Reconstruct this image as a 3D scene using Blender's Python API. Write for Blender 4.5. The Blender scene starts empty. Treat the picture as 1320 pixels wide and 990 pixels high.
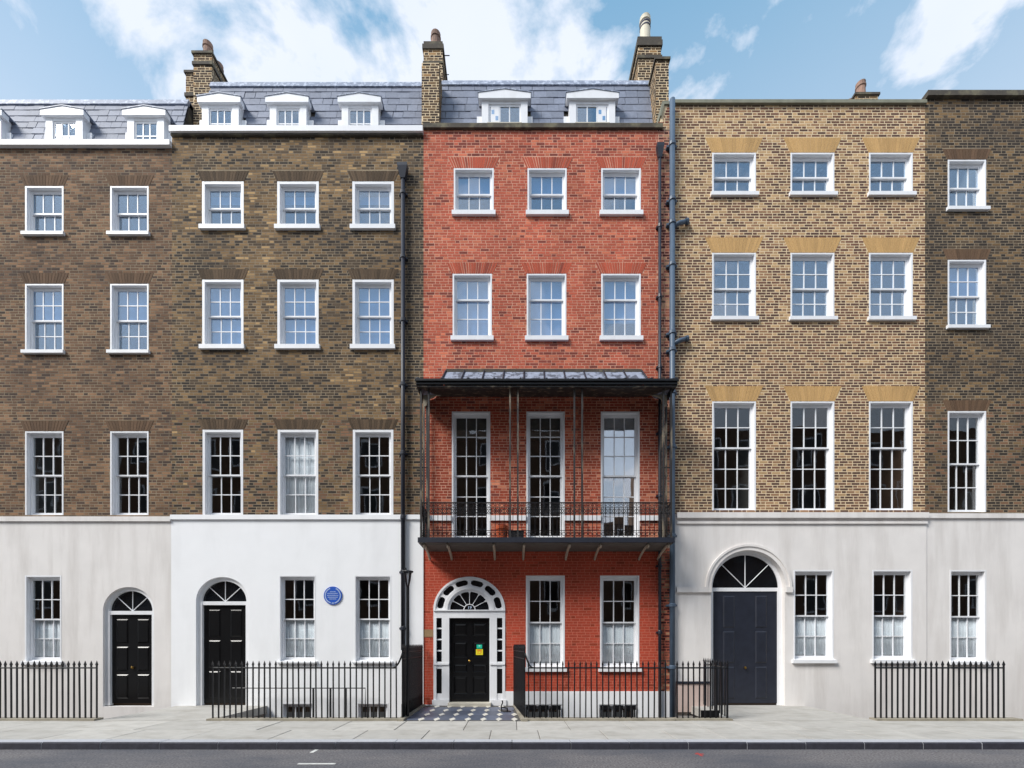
import bpy, math, random
import numpy as np
from mathutils import Vector, Euler, noise as mnoise
R = math.radians
S = bpy.context.scene
COL = S.collection
rng = random.Random(11)

# ------------------------------------------------------------------ camera, world, sun, exposure
EYE, DIST, FPX = 1.65, 12.5, 587.5          # eye height, metres to the house fronts, focal length in photo pixels
cam_d = bpy.data.cameras.new('camera'); cam = bpy.data.objects.new('camera', cam_d); COL.objects.link(cam)
cam.location = (0, -DIST, EYE); cam.rotation_euler = (R(90), 0, 0)
cam_d.sensor_width = 36; cam_d.lens = FPX/1320*36; cam_d.shift_y = (832-495)/1320
cam_d.clip_start = .05; cam_d.clip_end = 3000
S.camera = cam
SUN_EL, SUN_AZ = 44, 236                     # degrees; azimuth clockwise from +Y
W = bpy.data.worlds.new('World'); S.world = W; W.use_nodes = True
nt = W.node_tree; nt.nodes.clear()
def wn(t, **k):
    n = nt.nodes.new(t)
    for a, b in k.items(): setattr(n, a, b)
    return n
sky = wn('ShaderNodeTexSky', sky_type='NISHITA', sun_disc=False)
sky.sun_elevation = R(SUN_EL); sky.sun_rotation = R(SUN_AZ); sky.air_density = 1.0; sky.dust_density = 1.2; sky.ozone_density = 1.5
tc = wn('ShaderNodeTexCoord')
sep = wn('ShaderNodeSeparateXYZ'); nt.links.new(tc.outputs['Generated'], sep.inputs[0])
# a cloud deck: project the direction on a level layer
mx = wn('ShaderNodeMath', operation='MAXIMUM'); nt.links.new(sep.outputs[2], mx.inputs[0]); mx.inputs[1].default_value = .0
ad = wn('ShaderNodeMath', operation='ADD'); nt.links.new(mx.outputs[0], ad.inputs[0]); ad.inputs[1].default_value = .22
dv = wn('ShaderNodeVectorMath', operation='SCALE'); nt.links.new(tc.outputs['Generated'], dv.inputs[0])
rc = wn('ShaderNodeMath', operation='DIVIDE'); rc.inputs[0].default_value = 1; nt.links.new(ad.outputs[0], rc.inputs[1]); nt.links.new(rc.outputs[0], dv.inputs['Scale'])
mp = wn('ShaderNodeMapping'); mp.inputs['Location'].default_value = (3.0, 1.74, 0); nt.links.new(dv.outputs[0], mp.inputs[0])
cn = wn('ShaderNodeTexNoise'); cn.inputs['Scale'].default_value = 3.6; cn.inputs['Detail'].default_value = 9; cn.inputs['Roughness'].default_value = .56; cn.inputs['Distortion'].default_value = .25
nt.links.new(mp.outputs[0], cn.inputs[0])
cr = wn('ShaderNodeValToRGB'); cr.color_ramp.elements[0].position = .49; cr.color_ramp.elements[1].position = .57
nt.links.new(cn.outputs[0], cr.inputs[0])
hz = wn('ShaderNodeMapRange'); hz.inputs[1].default_value = .5; hz.inputs[2].default_value = .82; hz.inputs[3].default_value = .7; hz.inputs[4].default_value = 0
nt.links.new(sep.outputs[2], hz.inputs[0])
mxx = wn('ShaderNodeMath', operation='MAXIMUM'); nt.links.new(cr.outputs[0], mxx.inputs[0]); nt.links.new(hz.outputs[0], mxx.inputs[1])
c2 = wn('ShaderNodeTexNoise'); c2.inputs['Scale'].default_value = 5; c2.inputs['Detail'].default_value = 6; nt.links.new(mp.outputs[0], c2.inputs[0])
ccol = wn('ShaderNodeMixRGB'); nt.links.new(c2.outputs[0], ccol.inputs[0])
ccol.inputs[1].default_value = (4.2, 4.7, 5.5, 1); ccol.inputs[2].default_value = (5.2, 5.4, 5.9, 1)
pale = wn('ShaderNodeMixRGB'); pale.inputs[0].default_value = .62; nt.links.new(sky.outputs[0], pale.inputs[1]); pale.inputs[2].default_value = (1.45, 3.15, 4.6, 1)
fin = wn('ShaderNodeMixRGB'); nt.links.new(mxx.outputs[0], fin.inputs[0]); nt.links.new(pale.outputs[0], fin.inputs[1]); nt.links.new(ccol.outputs[0], fin.inputs[2])
bg = wn('ShaderNodeBackground'); bg.inputs[1].default_value = .09; nt.links.new(fin.outputs[0], bg.inputs[0])
wo = wn('ShaderNodeOutputWorld'); nt.links.new(bg.outputs[0], wo.inputs[0])
sl = bpy.data.lights.new('sun', 'SUN'); sl.energy = 2.1; sl.angle = R(22); sl.color = (1, .965, .91)
so = bpy.data.objects.new('sun', sl); COL.objects.link(so)
_a = R(SUN_AZ); _e = R(SUN_EL)
so.rotation_euler = Vector((-math.sin(_a)*math.cos(_e), -math.cos(_a)*math.cos(_e), -math.sin(_e))).to_track_quat('-Z', 'Y').to_euler()
S.view_settings.view_transform = 'Standard'; S.view_settings.look = 'None'; S.view_settings.exposure = 1.06; S.view_settings.gamma = 1

def Xp(px, d=DIST): return (px-660)*d/FPX
def Zp(py, d=DIST): return EYE+(832-py)*d/FPX

# ------------------------------------------------------------------ materials
def lin(c): return tuple(((x/255)/12.92 if x/255 <= .04045 else ((x/255+.055)/1.055)**2.4) for x in c)
def mat(name, rgb, rough=.6, var=.12, scale=8., bump=0., bscale=60., metal=0., spec=.5, objrand=0., tint=False, stain=None, stain_amt=0., stain_scale=(1, 1, 1), stain_rng=(.5, .75), coat=0):
    m = bpy.data.materials.new(name); m.use_nodes = True; t = m.node_tree; N = t.nodes; L = t.links
    b = N['Principled BSDF']; b.inputs['Roughness'].default_value = rough; b.inputs['Metallic'].default_value = metal
    b.inputs['Specular IOR Level'].default_value = spec; b.inputs['Coat Weight'].default_value = coat
    g = N.new('ShaderNodeNewGeometry')
    n = N.new('ShaderNodeTexNoise'); n.inputs['Scale'].default_value = scale; n.inputs['Detail'].default_value = 6; L.new(g.outputs['Position'], n.inputs[0])
    mr = N.new('ShaderNodeMapRange'); mr.inputs[1].default_value = .25; mr.inputs[2].default_value = .75; mr.inputs[3].default_value = 1-var; mr.inputs[4].default_value = 1+var; L.new(n.outputs[0], mr.inputs[0])
    val = mr.outputs[0]
    if objrand:
        oi = N.new('ShaderNodeObjectInfo'); m2 = N.new('ShaderNodeMapRange'); m2.inputs[3].default_value = 1-objrand; m2.inputs[4].default_value = 1+objrand; L.new(oi.outputs['Random'], m2.inputs[0])
        mm = N.new('ShaderNodeMath'); mm.operation = 'MULTIPLY'; L.new(val, mm.inputs[0]); L.new(m2.outputs[0], mm.inputs[1]); val = mm.outputs[0]
    sc = N.new('ShaderNodeVectorMath'); sc.operation = 'SCALE'; L.new(val, sc.inputs['Scale'])
    if tint:
        a = N.new('ShaderNodeAttribute'); a.attribute_name = 'tint'; L.new(a.outputs['Color'], sc.inputs[0])
    else: sc.inputs[0].default_value = lin(rgb)
    out = sc.outputs[0]
    if stain:
        mpg = N.new('ShaderNodeMapping'); mpg.inputs['Scale'].default_value = stain_scale; L.new(g.outputs['Position'], mpg.inputs[0])
        ns = N.new('ShaderNodeTexNoise'); ns.inputs['Scale'].default_value = 1; ns.inputs['Detail'].default_value = 8; ns.inputs['Roughness'].default_value = .62; L.new(mpg.outputs[0], ns.inputs[0])
        ms = N.new('ShaderNodeMapRange'); ms.inputs[1].default_value = stain_rng[0]; ms.inputs[2].default_value = stain_rng[1]; ms.inputs[4].default_value = stain_amt; L.new(ns.outputs[0], ms.inputs[0])
        mixn = N.new('ShaderNodeMixRGB'); L.new(ms.outputs[0], mixn.inputs[0]); L.new(out, mixn.inputs[1]); mixn.inputs[2].default_value = (*lin(stain), 1); out = mixn.outputs[0]
    L.new(out, b.inputs['Base Color'])
    if bump:
        nb = N.new('ShaderNodeTexNoise'); nb.inputs['Scale'].default_value = bscale; nb.inputs['Detail'].default_value = 5; L.new(g.outputs['Position'], nb.inputs[0])
        bp = N.new('ShaderNodeBump'); bp.inputs['Strength'].default_value = bump; bp.inputs['Distance'].default_value = .01; L.new(nb.outputs[0], bp.inputs['Height']); L.new(bp.outputs[0], b.inputs['Normal'])
    return m
M = {}
M['brick'] = mat('brick', (0, 0, 0), .88, .14, 45, .5, 90, tint=True, spec=.25, stain=(58, 48, 42), stain_amt=.42, stain_scale=(1.1, 1.1, .38), stain_rng=(.5, .78))
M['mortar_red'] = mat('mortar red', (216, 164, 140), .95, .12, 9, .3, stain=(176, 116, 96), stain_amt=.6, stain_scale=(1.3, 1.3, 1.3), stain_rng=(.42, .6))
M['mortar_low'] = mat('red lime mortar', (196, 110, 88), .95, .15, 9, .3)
M['mortar_brown'] = mat('mortar brown', (154, 138, 114), .95, .16, 8, .3, stain=(98, 88, 76), stain_amt=.75, stain_scale=(.8, .8, .8), stain_rng=(.4, .6))
M['mortar_yellow'] = mat('mortar yellow', (226, 204, 168), .95, .1, 8, .3)
M['white'] = mat('white paint', (236, 237, 240), .42, .03, 3, .05, 40, stain=(200, 198, 192), stain_amt=.35, stain_scale=(3, 3, 1.2), stain_rng=(.52, .8))
M['stucco'] = mat('white stucco', (246, 247, 249), .6, .02, 2, .12, 70, stain=(220, 221, 222), stain_amt=.4, stain_scale=(1.5, 1.5, .35), stain_rng=(.5, .8))
M['stucco_old'] = mat('weathered stucco', (232, 228, 225), .7, .04, 2, .15, 70, stain=(198, 192, 187), stain_amt=.65, stain_scale=(2.2, 2.2, .3), stain_rng=(.45, .72))
M['iron'] = mat('black iron paint', (17, 18, 22), .42, .25, 12, .15, 120, spec=.4)
M['iron_worn'] = mat('worn iron paint', (38, 36, 36), .6, .3, 12, .25, 100, stain=(150, 138, 118), stain_amt=.75, stain_scale=(6, 6, 1.2), stain_rng=(.53, .66))
M['pipe_dark'] = mat('dark pipe paint', (34, 38, 50), .45, .2, 6, .1, 100)
M['pipe_blue'] = mat('blue grey pipe paint', (74, 91, 110), .45, .14, 4, .1, 100, stain=(40, 52, 70), stain_amt=.5, stain_scale=(4, 4, 1), stain_rng=(.5, .7))
M['door'] = mat('black gloss door', (11, 11, 13), .3, .2, 5, .03, 30, spec=.4)
M['brass'] = mat('brass', (196, 156, 82), .3, .05, 8, metal=1)
M['slate'] = mat('slate', (120, 126, 142), .62, .14, 14, .25, 50, objrand=.13, stain=(100, 106, 122), stain_amt=.6, stain_scale=(2.5, 2.5, 2.5), stain_rng=(.5, .72))
M['lead'] = mat('lead sheet', (132, 140, 158), .5, .15, 6, .2, 20, stain=(196, 204, 220), stain_amt=.8, stain_scale=(9, 9, 9), stain_rng=(.5, .62))
M['lead_roof'] = mat('weathered canopy lead', (140, 147, 164), .6, .2, 9, .3, 25, stain=(60, 63, 74), stain_amt=.8, stain_scale=(6, 6, 6), stain_rng=(.5, .58))
M['stone'] = mat('coping stone', (150, 143, 128), .85, .14, 5, .35, 60, stain=(96, 90, 78), stain_amt=.6, stain_scale=(2, 2, 2), stain_rng=(.48, .7))
M['coping_dark'] = mat('dark parapet coping', (74, 68, 60), .85, .2, 6, .35, 60, stain=(128, 122, 96), stain_amt=.6, stain_scale=(3, 3, 3), stain_rng=(.5, .66))
M['coping_green'] = mat('mossy coping', (128, 128, 112), .85, .2, 6, .3, 60)
M['step'] = mat('worn doorstep stone', (196, 190, 176), .7, .08, 6, .2, 60)
M['paving'] = mat('york paving', (178, 175, 169), .85, .09, 5, .4, 60, objrand=.075, stain=(142, 137, 128), stain_amt=.65, stain_scale=(1.4, 2.6, 1), stain_rng=(.48, .72))
M['joint'] = mat('paving joint', (96, 90, 82), .95, .15, 8)
M['kerb'] = mat('granite kerb', (176, 178, 184), .7, .1, 20, .3, 80, objrand=.06)
M['kerb_face'] = mat('dark kerb face', (52, 52, 62), .8, .3, 14, .3, 60)  # darker tone for the road-facing side of the kerb stones
M['asphalt'] = mat('asphalt', (112, 109, 110), .82, .75, 34, .9, 130, stain=(70, 74, 84), stain_amt=.7, stain_scale=(.35, .9, 1), stain_rng=(.42, .62))
M['road_paint'] = mat('road paint', (215, 215, 210), .8, .2, 20)
M['red_mark'] = mat('red utility paint', (170, 62, 60), .85, .2, 30)
M['tile_dark'] = mat('slate blue tile', (88, 95, 112), .45, .15, 7, .1, 40, objrand=.2)
M['tile_white'] = mat('white marble tile', (214, 210, 200), .45, .06, 9, .05, 40, objrand=.05)
M['grout'] = mat('grout', (84, 82, 80), .9, .1, 9)
M['plaster'] = mat('room plaster', (120, 116, 110), .9, .08, 2)
M['floorboards'] = mat('room floor', (86, 66, 48), .7, .1, 3)
M['blind'] = mat('roller blind', (150, 172, 196), .85, .05, 3)
M['blind_grey'] = mat('grey roller blind', (98, 94, 88), .85, .05, 3)
M['net'] = mat('net curtain', (242, 244, 246), .9, .05, 6)
M['clay'] = mat('terracotta', (218, 104, 62), .8, .12, 8, .2, 50)
M['pot_old'] = mat('old chimney pot', (160, 128, 112), .85, .2, 9, .3, 40, stain=(70, 62, 58), stain_amt=.7, stain_scale=(4, 4, 2), stain_rng=(.48, .7))
M['pot_cream'] = mat('cream chimney pot', (212, 204, 184), .7, .08, 6, .2, 40)
M['soot_band'] = mat('dark glazed band', (72, 74, 96), .7, .1, 6)
M['plaque'] = mat('blue ceramic', (38, 88, 186), .4, .06, 8)
M['plaque_white'] = mat('white ceramic', (196, 214, 238), .4, .03, 8)
M['green_notice'] = mat('green notice', (20, 196, 160), .5, .04, 8)
M['yellow_notice'] = mat('yellow notice', (238, 222, 40), .5, .04, 8)
M['orange_print'] = mat('orange print', (226, 140, 40), .5, .04, 8)
M['pale_print'] = mat('pale print', (190, 240, 226), .5, .04, 8)
M['dark_planter'] = mat('dark planter', (46, 46, 52), .7, .15, 8, .1)
M['pink_stone'] = mat('pinkish render', (196, 176, 168), .85, .06, 4, .2, 60)
M['slab_stone'] = mat('shade dark slab stone', (92, 86, 80), .85, .15, 5, .3, 60)  # shade under the balcony put into the stone colour
M['bracket'] = mat('stone coloured bracket paint', (176, 160, 142), .6, .15, 12, .15, 60)
M['arch_mortar'] = mat('dark arch pointing', (84, 50, 44), .95, .3, 8, .3)
M['buff'] = mat('buff stone band', (150, 122, 88), .85, .12, 8, .3, 60)
M['ground'] = mat('ground', (96, 92, 84), .95, .2, .6)
M['opp_brick'] = mat('opposite brick', (104, 80, 62), .9, .2, 3, .2)
M['dark_glass'] = mat('dark window glass', (18, 20, 24), .08, .1, 3)
M['soil'] = mat('area paving', (90, 88, 84), .9, .15, 4)
def glass(name, r0, tint, gcol=(.97, .98, 1)):
    m = bpy.data.materials.new(name); m.use_nodes = True; t = m.node_tree; N = t.nodes; L = t.links; N.clear()
    g = N.new('ShaderNodeNewGeometry'); n = N.new('ShaderNodeTexNoise'); n.inputs['Scale'].default_value = 2.2; n.inputs['Detail'].default_value = 1; L.new(g.outputs['Position'], n.inputs[0])
    bp = N.new('ShaderNodeBump'); bp.inputs['Strength'].default_value = .07; bp.inputs['Distance'].default_value = .02; L.new(n.outputs[0], bp.inputs['Height'])
    tr = N.new('ShaderNodeBsdfTransparent'); tr.inputs[0].default_value = (*tint, 1)
    gl = N.new('ShaderNodeBsdfGlossy'); gl.inputs['Roughness'].default_value = .015; gl.inputs[0].default_value = (*gcol, 1); L.new(bp.outputs[0], gl.inputs['Normal'])
    dt = N.new('ShaderNodeVectorMath'); dt.operation = 'DOT_PRODUCT'; L.new(g.outputs['Normal'], dt.inputs[0]); L.new(g.outputs['Incoming'], dt.inputs[1])
    def mth(op, a, b=None):
        q = N.new('ShaderNodeMath'); q.operation = op
        for i, v in enumerate((a, b)):
            if v is None: continue
            if isinstance(v, (int, float)): q.inputs[i].default_value = v
            else: L.new(v, q.inputs[i])
        return q.outputs[0]
    fz = mth('ADD', mth('MULTIPLY', mth('POWER', mth('SUBTRACT', 1., mth('ABSOLUTE', dt.outputs['Value'])), 5.), 1-r0), r0)
    mix = N.new('ShaderNodeMixShader'); L.new(fz, mix.inputs[0]); L.new(tr.outputs[0], mix.inputs[1]); L.new(gl.outputs[0], mix.inputs[2])
    o = N.new('ShaderNodeOutputMaterial'); L.new(mix.outputs[0], o.inputs[0]); return m
M['glass'] = glass('window glass', .06, (.92, .94, .95))
M['glass_sky'] = glass('sky tinted window glass', .24, (.74, .85, .95), (.8, .9, 1))  # blue of the reflected sky put into the glass tints
M['glass_bright'] = glass('bright window glass', .3, (.95, .96, .97))  # reflectance raised so the right balcony window looks brighter

# ------------------------------------------------------------------ mesh helpers
class MB:
    def __init__(s): s.v = []; s.f = []
    def add(s, vs, fs):
        b = len(s.v); s.v += [tuple(p) for p in vs]; s.f += [tuple(i+b for i in f) for f in fs]; return s
    def box(s, x0, x1, y0, y1, z0, z1):
        return s.add([(x0,y0,z0),(x1,y0,z0),(x1,y1,z0),(x0,y1,z0),(x0,y0,z1),(x1,y0,z1),(x1,y1,z1),(x0,y1,z1)],
                     [(3,2,1,0),(4,5,6,7),(0,1,5,4),(1,2,6,5),(2,3,7,6),(3,0,4,7)])
    def quad(s, a, b, c, d): return s.add([a,b,c,d], [(0,1,2,3)])
    def prism(s, pts, y0, y1):                     # outline in x,z (counter-clockwise seen from -y), extruded in y
        n = len(pts); vs = [(x,y0,z) for x,z in pts]+[(x,y1,z) for x,z in pts]
        return s.add(vs, [tuple(range(n)), tuple(range(2*n-1, n-1, -1))]+[(i, i+n, (i+1)%n+n, (i+1)%n) for i in range(n)])
    def prismx(s, pts, x0, x1):                    # outline in y,z extruded in x
        n = len(pts); vs = [(x0,y,z) for y,z in pts]+[(x1,y,z) for y,z in pts]
        return s.add(vs, [tuple(range(n-1,-1,-1)), tuple(range(n, 2*n))]+[(i, (i+1)%n, (i+1)%n+n, i+n) for i in range(n)])
    def prismz(s, pts, z0, z1):
        n = len(pts); vs = [(x,y,z0) for x,y in pts]+[(x,y,z1) for x,y in pts]
        return s.add(vs, [tuple(range(n-1,-1,-1)), tuple(range(n, 2*n))]+[(i, (i+1)%n, (i+1)%n+n, i+n) for i in range(n)])
    def tube(s, pts, r, n=6, closed=False):
        pts = [Vector(p) for p in pts]; rings = []; up = None
        for i, p in enumerate(pts):
            if closed: d = pts[(i+1)%len(pts)]-pts[i-1]
            else: d = pts[min(i+1, len(pts)-1)]-pts[max(i-1, 0)]
            d.normalize()
            if up is None:
                up = Vector((0,0,1)) if abs(d.z) < .9 else Vector((0,1,0))
            a = d.cross(up); a = a.normalized() if a.length > 1e-4 else d.orthogonal().normalized(); b = a.cross(d).normalized(); up = b
            rr = r[i] if isinstance(r, (list, tuple)) else r
            rings.append([p+(a*math.cos(2*math.pi*k/n)+b*math.sin(2*math.pi*k/n))*rr for k in range(n)])
        vs = [q for rg in rings for q in rg]; m = len(rings); fs = []
        for i in range(m if closed else m-1):
            j = (i+1) % m
            fs += [(i*n+k, i*n+(k+1)%n, j*n+(k+1)%n, j*n+k) for k in range(n)]
        if not closed: fs += [tuple(range(n-1,-1,-1)), tuple(range((m-1)*n, m*n))]
        return s.add(vs, fs)
    def lathe(s, prof, c, n=14):                   # prof (r,z) about vertical axis at c
        vs = [(c[0]+r*math.cos(2*math.pi*k/n), c[1]+r*math.sin(2*math.pi*k/n), c[2]+z) for r, z in prof for k in range(n)]
        m = len(prof); fs = [(i*n+k, i*n+(k+1)%n, (i+1)*n+(k+1)%n, (i+1)*n+k) for i in range(m-1) for k in range(n)]
        return s.add(vs, fs+[tuple(range(n-1,-1,-1)), tuple(range((m-1)*n, m*n))])
ORI = {}
def mesh_of(mb, name, m, o=(0,0,0), smooth=False):
    me = bpy.data.meshes.new(name)
    me.from_pydata([(x-o[0], y-o[1], z-o[2]) for x,y,z in mb.v], [], mb.f)
    if m is not None: me.materials.append(M[m])
    if smooth: me.polygons.foreach_set('use_smooth', [True]*len(me.polygons))
    me.update(); return me
def place(name, data, parent=None, at=(0,0,0), rot=None):
    o = bpy.data.objects.new(name, data); COL.objects.link(o)
    p = ORI[parent.name] if parent else (0,0,0)
    o.location = (at[0]-p[0], at[1]-p[1], at[2]-p[2])
    if rot: o.rotation_euler = rot
    if parent: o.parent = parent
    ORI[o.name] = tuple(at); return o
def obj(name, mb, m, parent=None, at=None, smooth=False):
    if at is None: at = ORI[parent.name] if parent else (0,0,0)
    return place(name, mesh_of(mb, name, m, at, smooth), parent, at)
def thing(name, at, label, cat, group=None):
    return tag(place(name, None, None, at), label, cat, group)
def tag(o, label, cat, group=None):
    o['label'] = label; o['category'] = cat
    if group: o['group'] = group
    return o
def struct(o): o['kind'] = 'structure'; return o
def stuff(o): o['kind'] = 'stuff'; return o
MC = {}
def cached(key, fn):
    if key not in MC: MC[key] = fn()
    return MC[key]

# ------------------------------------------------------------------ openings: rect and arch
class Rect:
    def __init__(s, xa, xb, za, zb): s.xa, s.xb, s.za, s.zb = xa, xb, za, zb; s.arch = None
    def cut(s, z): return (s.xa, s.xb) if s.za < z < s.zb else None
class Arch(Rect):                                   # straight jambs to the spring, half ellipse above
    def __init__(s, cx, a, zbase, zspring, b): super().__init__(cx-a, cx+a, zbase, zspring+b); s.cx, s.a, s.sp, s.b = cx, a, zspring, b; s.arch = True
    def cut(s, z):
        if z < s.za or z > s.zb: return None
        if z <= s.sp: return (s.xa, s.xb)
        h = s.a*math.sqrt(max(0, 1-((z-s.sp)/s.b)**2)); return (s.cx-h, s.cx+h)
class Trap:
    def __init__(s, cx, z0, z1, w0, w1): s.cx, s.za, s.zb, s.w0, s.w1 = cx, z0, z1, w0, w1
    def cut(s, z):
        if not s.za < z < s.zb: return None
        h = s.w0+(s.w1-s.w0)*(z-s.za)/(s.zb-s.za); return (s.cx-h, s.cx+h)
def wall_mesh(x0, x1, z0, z1, ops, yf, yb):
    ops = [o for o in ops if o.xb > x0 and o.xa < x1 and o.zb > z0 and o.za < z1]
    mb = MB(); cl = lambda v, a, b: min(max(v, a), b)
    xs = sorted({x0, x1} | {cl(o.xa, x0, x1) for o in ops} | {cl(o.xb, x0, x1) for o in ops}); zs = sorted({z0, z1} | {cl(o.za, z0, z1) for o in ops} | {cl(o.zb, z0, z1) for o in ops})
    for i in range(len(xs)-1):
        for k in range(len(zs)-1):
            xm, zm = (xs[i]+xs[i+1])/2, (zs[k]+zs[k+1])/2
            if any(o.xa < xm < o.xb and o.za < zm < o.zb for o in ops): continue
            mb.quad((xs[i],yf,zs[k]), (xs[i+1],yf,zs[k]), (xs[i+1],yf,zs[k+1]), (xs[i],yf,zs[k+1]))
    for o in ops:
        xa, xb, za, zb = cl(o.xa,x0,x1), cl(o.xb,x0,x1), cl(o.za,z0,z1), cl(o.zb,z0,z1)
        zt = o.sp if o.arch else zb
        for x in (xa, xb): mb.quad((x,yf,za), (x,yb,za), (x,yb,zt), (x,yf,zt))
        if za > z0: mb.quad((xa,yf,za), (xb,yf,za), (xb,yb,za), (xa,yb,za))
        if not o.arch: mb.quad((xa,yf,zb), (xa,yb,zb), (xb,yb,zb), (xb,yf,zb))
        else:
            n = 28; P = [(o.cx-o.a*math.cos(math.pi*i/n), o.sp+o.b*math.sin(math.pi*i/n)) for i in range(n+1)]
            for (xa_, za_), (xb_, zb_) in zip(P, P[1:]):
                mb.quad((xa_,yf,za_), (xb_,yf,zb_), (xb_,yf,o.zb), (xa_,yf,o.zb))
                mb.quad((xa_,yf,za_), (xa_,yb,za_), (xb_,yb,zb_), (xb_,yf,zb_))
    for x in (x0, x1): mb.quad((x,yf,z0), (x,yb,z0), (x,yb,z1), (x,yf,z1))
    for z, e in ((z1, -.001), (z0, .001)):
        for xa, xb in zip(xs, xs[1:]):
            if not any(o.xa < (xa+xb)/2 < o.xb and o.za < z+e < o.zb for o in ops): mb.quad((xa,yf,z), (xb,yf,z), (xb,yb,z), (xa,yb,z))
    return mb

# ------------------------------------------------------------------ bricks
def nz(x, z, s, k): return mnoise.noise(Vector((x*s+k*17.3, z*s-k*9.1, k*3.7)))
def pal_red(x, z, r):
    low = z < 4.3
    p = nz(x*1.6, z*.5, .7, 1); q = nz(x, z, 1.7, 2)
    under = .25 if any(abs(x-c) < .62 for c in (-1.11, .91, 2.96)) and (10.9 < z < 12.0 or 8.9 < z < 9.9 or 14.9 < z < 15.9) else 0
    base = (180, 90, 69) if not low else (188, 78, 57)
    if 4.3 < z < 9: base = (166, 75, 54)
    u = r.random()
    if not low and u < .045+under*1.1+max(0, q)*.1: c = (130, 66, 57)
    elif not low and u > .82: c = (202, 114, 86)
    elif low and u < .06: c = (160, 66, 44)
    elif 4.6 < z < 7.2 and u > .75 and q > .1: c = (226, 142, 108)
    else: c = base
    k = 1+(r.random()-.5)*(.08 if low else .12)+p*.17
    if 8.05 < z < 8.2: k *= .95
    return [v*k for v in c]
def pal_brown(x, z, r):
    p = nz(x, z, .45, 5); q = nz(x*.5, z*1.3, 1.0, 6); u = r.random()*.86+q*.2+p*.22+.06
    if z > 13: u += .1
    if x > -2.98: u -= .3
    if u < .24: c = (60, 53, 48)
    elif u < .5: c = (88, 74, 60)
    elif u < .7: c = (122, 98, 70)
    elif u < .93: c = (140, 113, 80)
    else: c = (176, 144, 102)
    if z < 8.3 and r.random() < .3: c = (128, 96, 74)
    k = 1+(r.random()-.5)*.2; return [v*k for v in c]
def pal_yellow(x, z, r):
    q = nz(x, z, .7, 8); u = r.random()+q*.2-(.2 if z < 12.4 else 0)+.08
    if u < .24: c = (96, 72, 62)
    elif u < .55: c = (116, 84, 68)
    elif u < .78: c = (158, 122, 92)
    else: c = (188, 154, 114)
    k = 1+(r.random()-.5)*.16; return [v*k for v in c]
def pal_mixed(x, z, r):
    u = r.random()+nz(x, z, 1.1, 12)*.5
    c = (96, 52, 48) if u < .35 else (150, 92, 74) if u < .6 else (178, 140, 110) if u < .85 else (120, 96, 82)
    k = 1+(r.random()-.5)*.3; return [v*k for v in c]
def pal_stack(x, z, r):
    u = r.random(); c = (78, 62, 50) if u < .45 else (108, 86, 62) if u < .74 else (58, 50, 45) if u < .88 else (150, 116, 78)
    k = 1+(r.random()-.5)*.25; return [v*k for v in c]
def pal_grey(x, z, r):
    u = r.random(); c = (110, 84, 66) if u < .5 else (140, 108, 82) if u < .8 else (80, 64, 56)
    k = 1+(r.random()-.5)*.25; return [v*k for v in c]
CH, JT = .0746, .014
def tint_mesh(me, cols):                            # one colour per brick, five faces each
    a = me.color_attributes.new('tint', 'FLOAT_COLOR', 'CORNER')
    c = np.repeat(np.array(cols, dtype=np.float32), 20, axis=0); a.data.foreach_set('color', c.ravel())
def brick_verts(u0, u1, z0, z1, p, back=.02):
    return [(u0,-p,z0),(u1,-p,z0),(u1,-p,z1),(u0,-p,z1),(u0,back,z0),(u1,back,z0),(u1,back,z1),(u0,back,z1)]
BF = [(0,1,2,3),(3,2,6,7),(1,0,4,5),(0,3,7,4),(2,1,5,6)]
BVAR = {}
def single_brick(parent, pos, length, col, JT):
    # shares one of a few dozen meshes between alike pieces
    key = ('sb', JT, round(length, 3), tuple(int(c/9) for c in col))
    def mk():
        mb = MB(); mb.add(brick_verts(-length/2, length/2, JT/2, CH-JT/2, .0), BF)
        me = mesh_of(mb, 'brick', 'brick'); tint_mesh(me, [(*lin(col), 1)]); return me
    place('brick', cached(key, mk), parent, pos)
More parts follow.
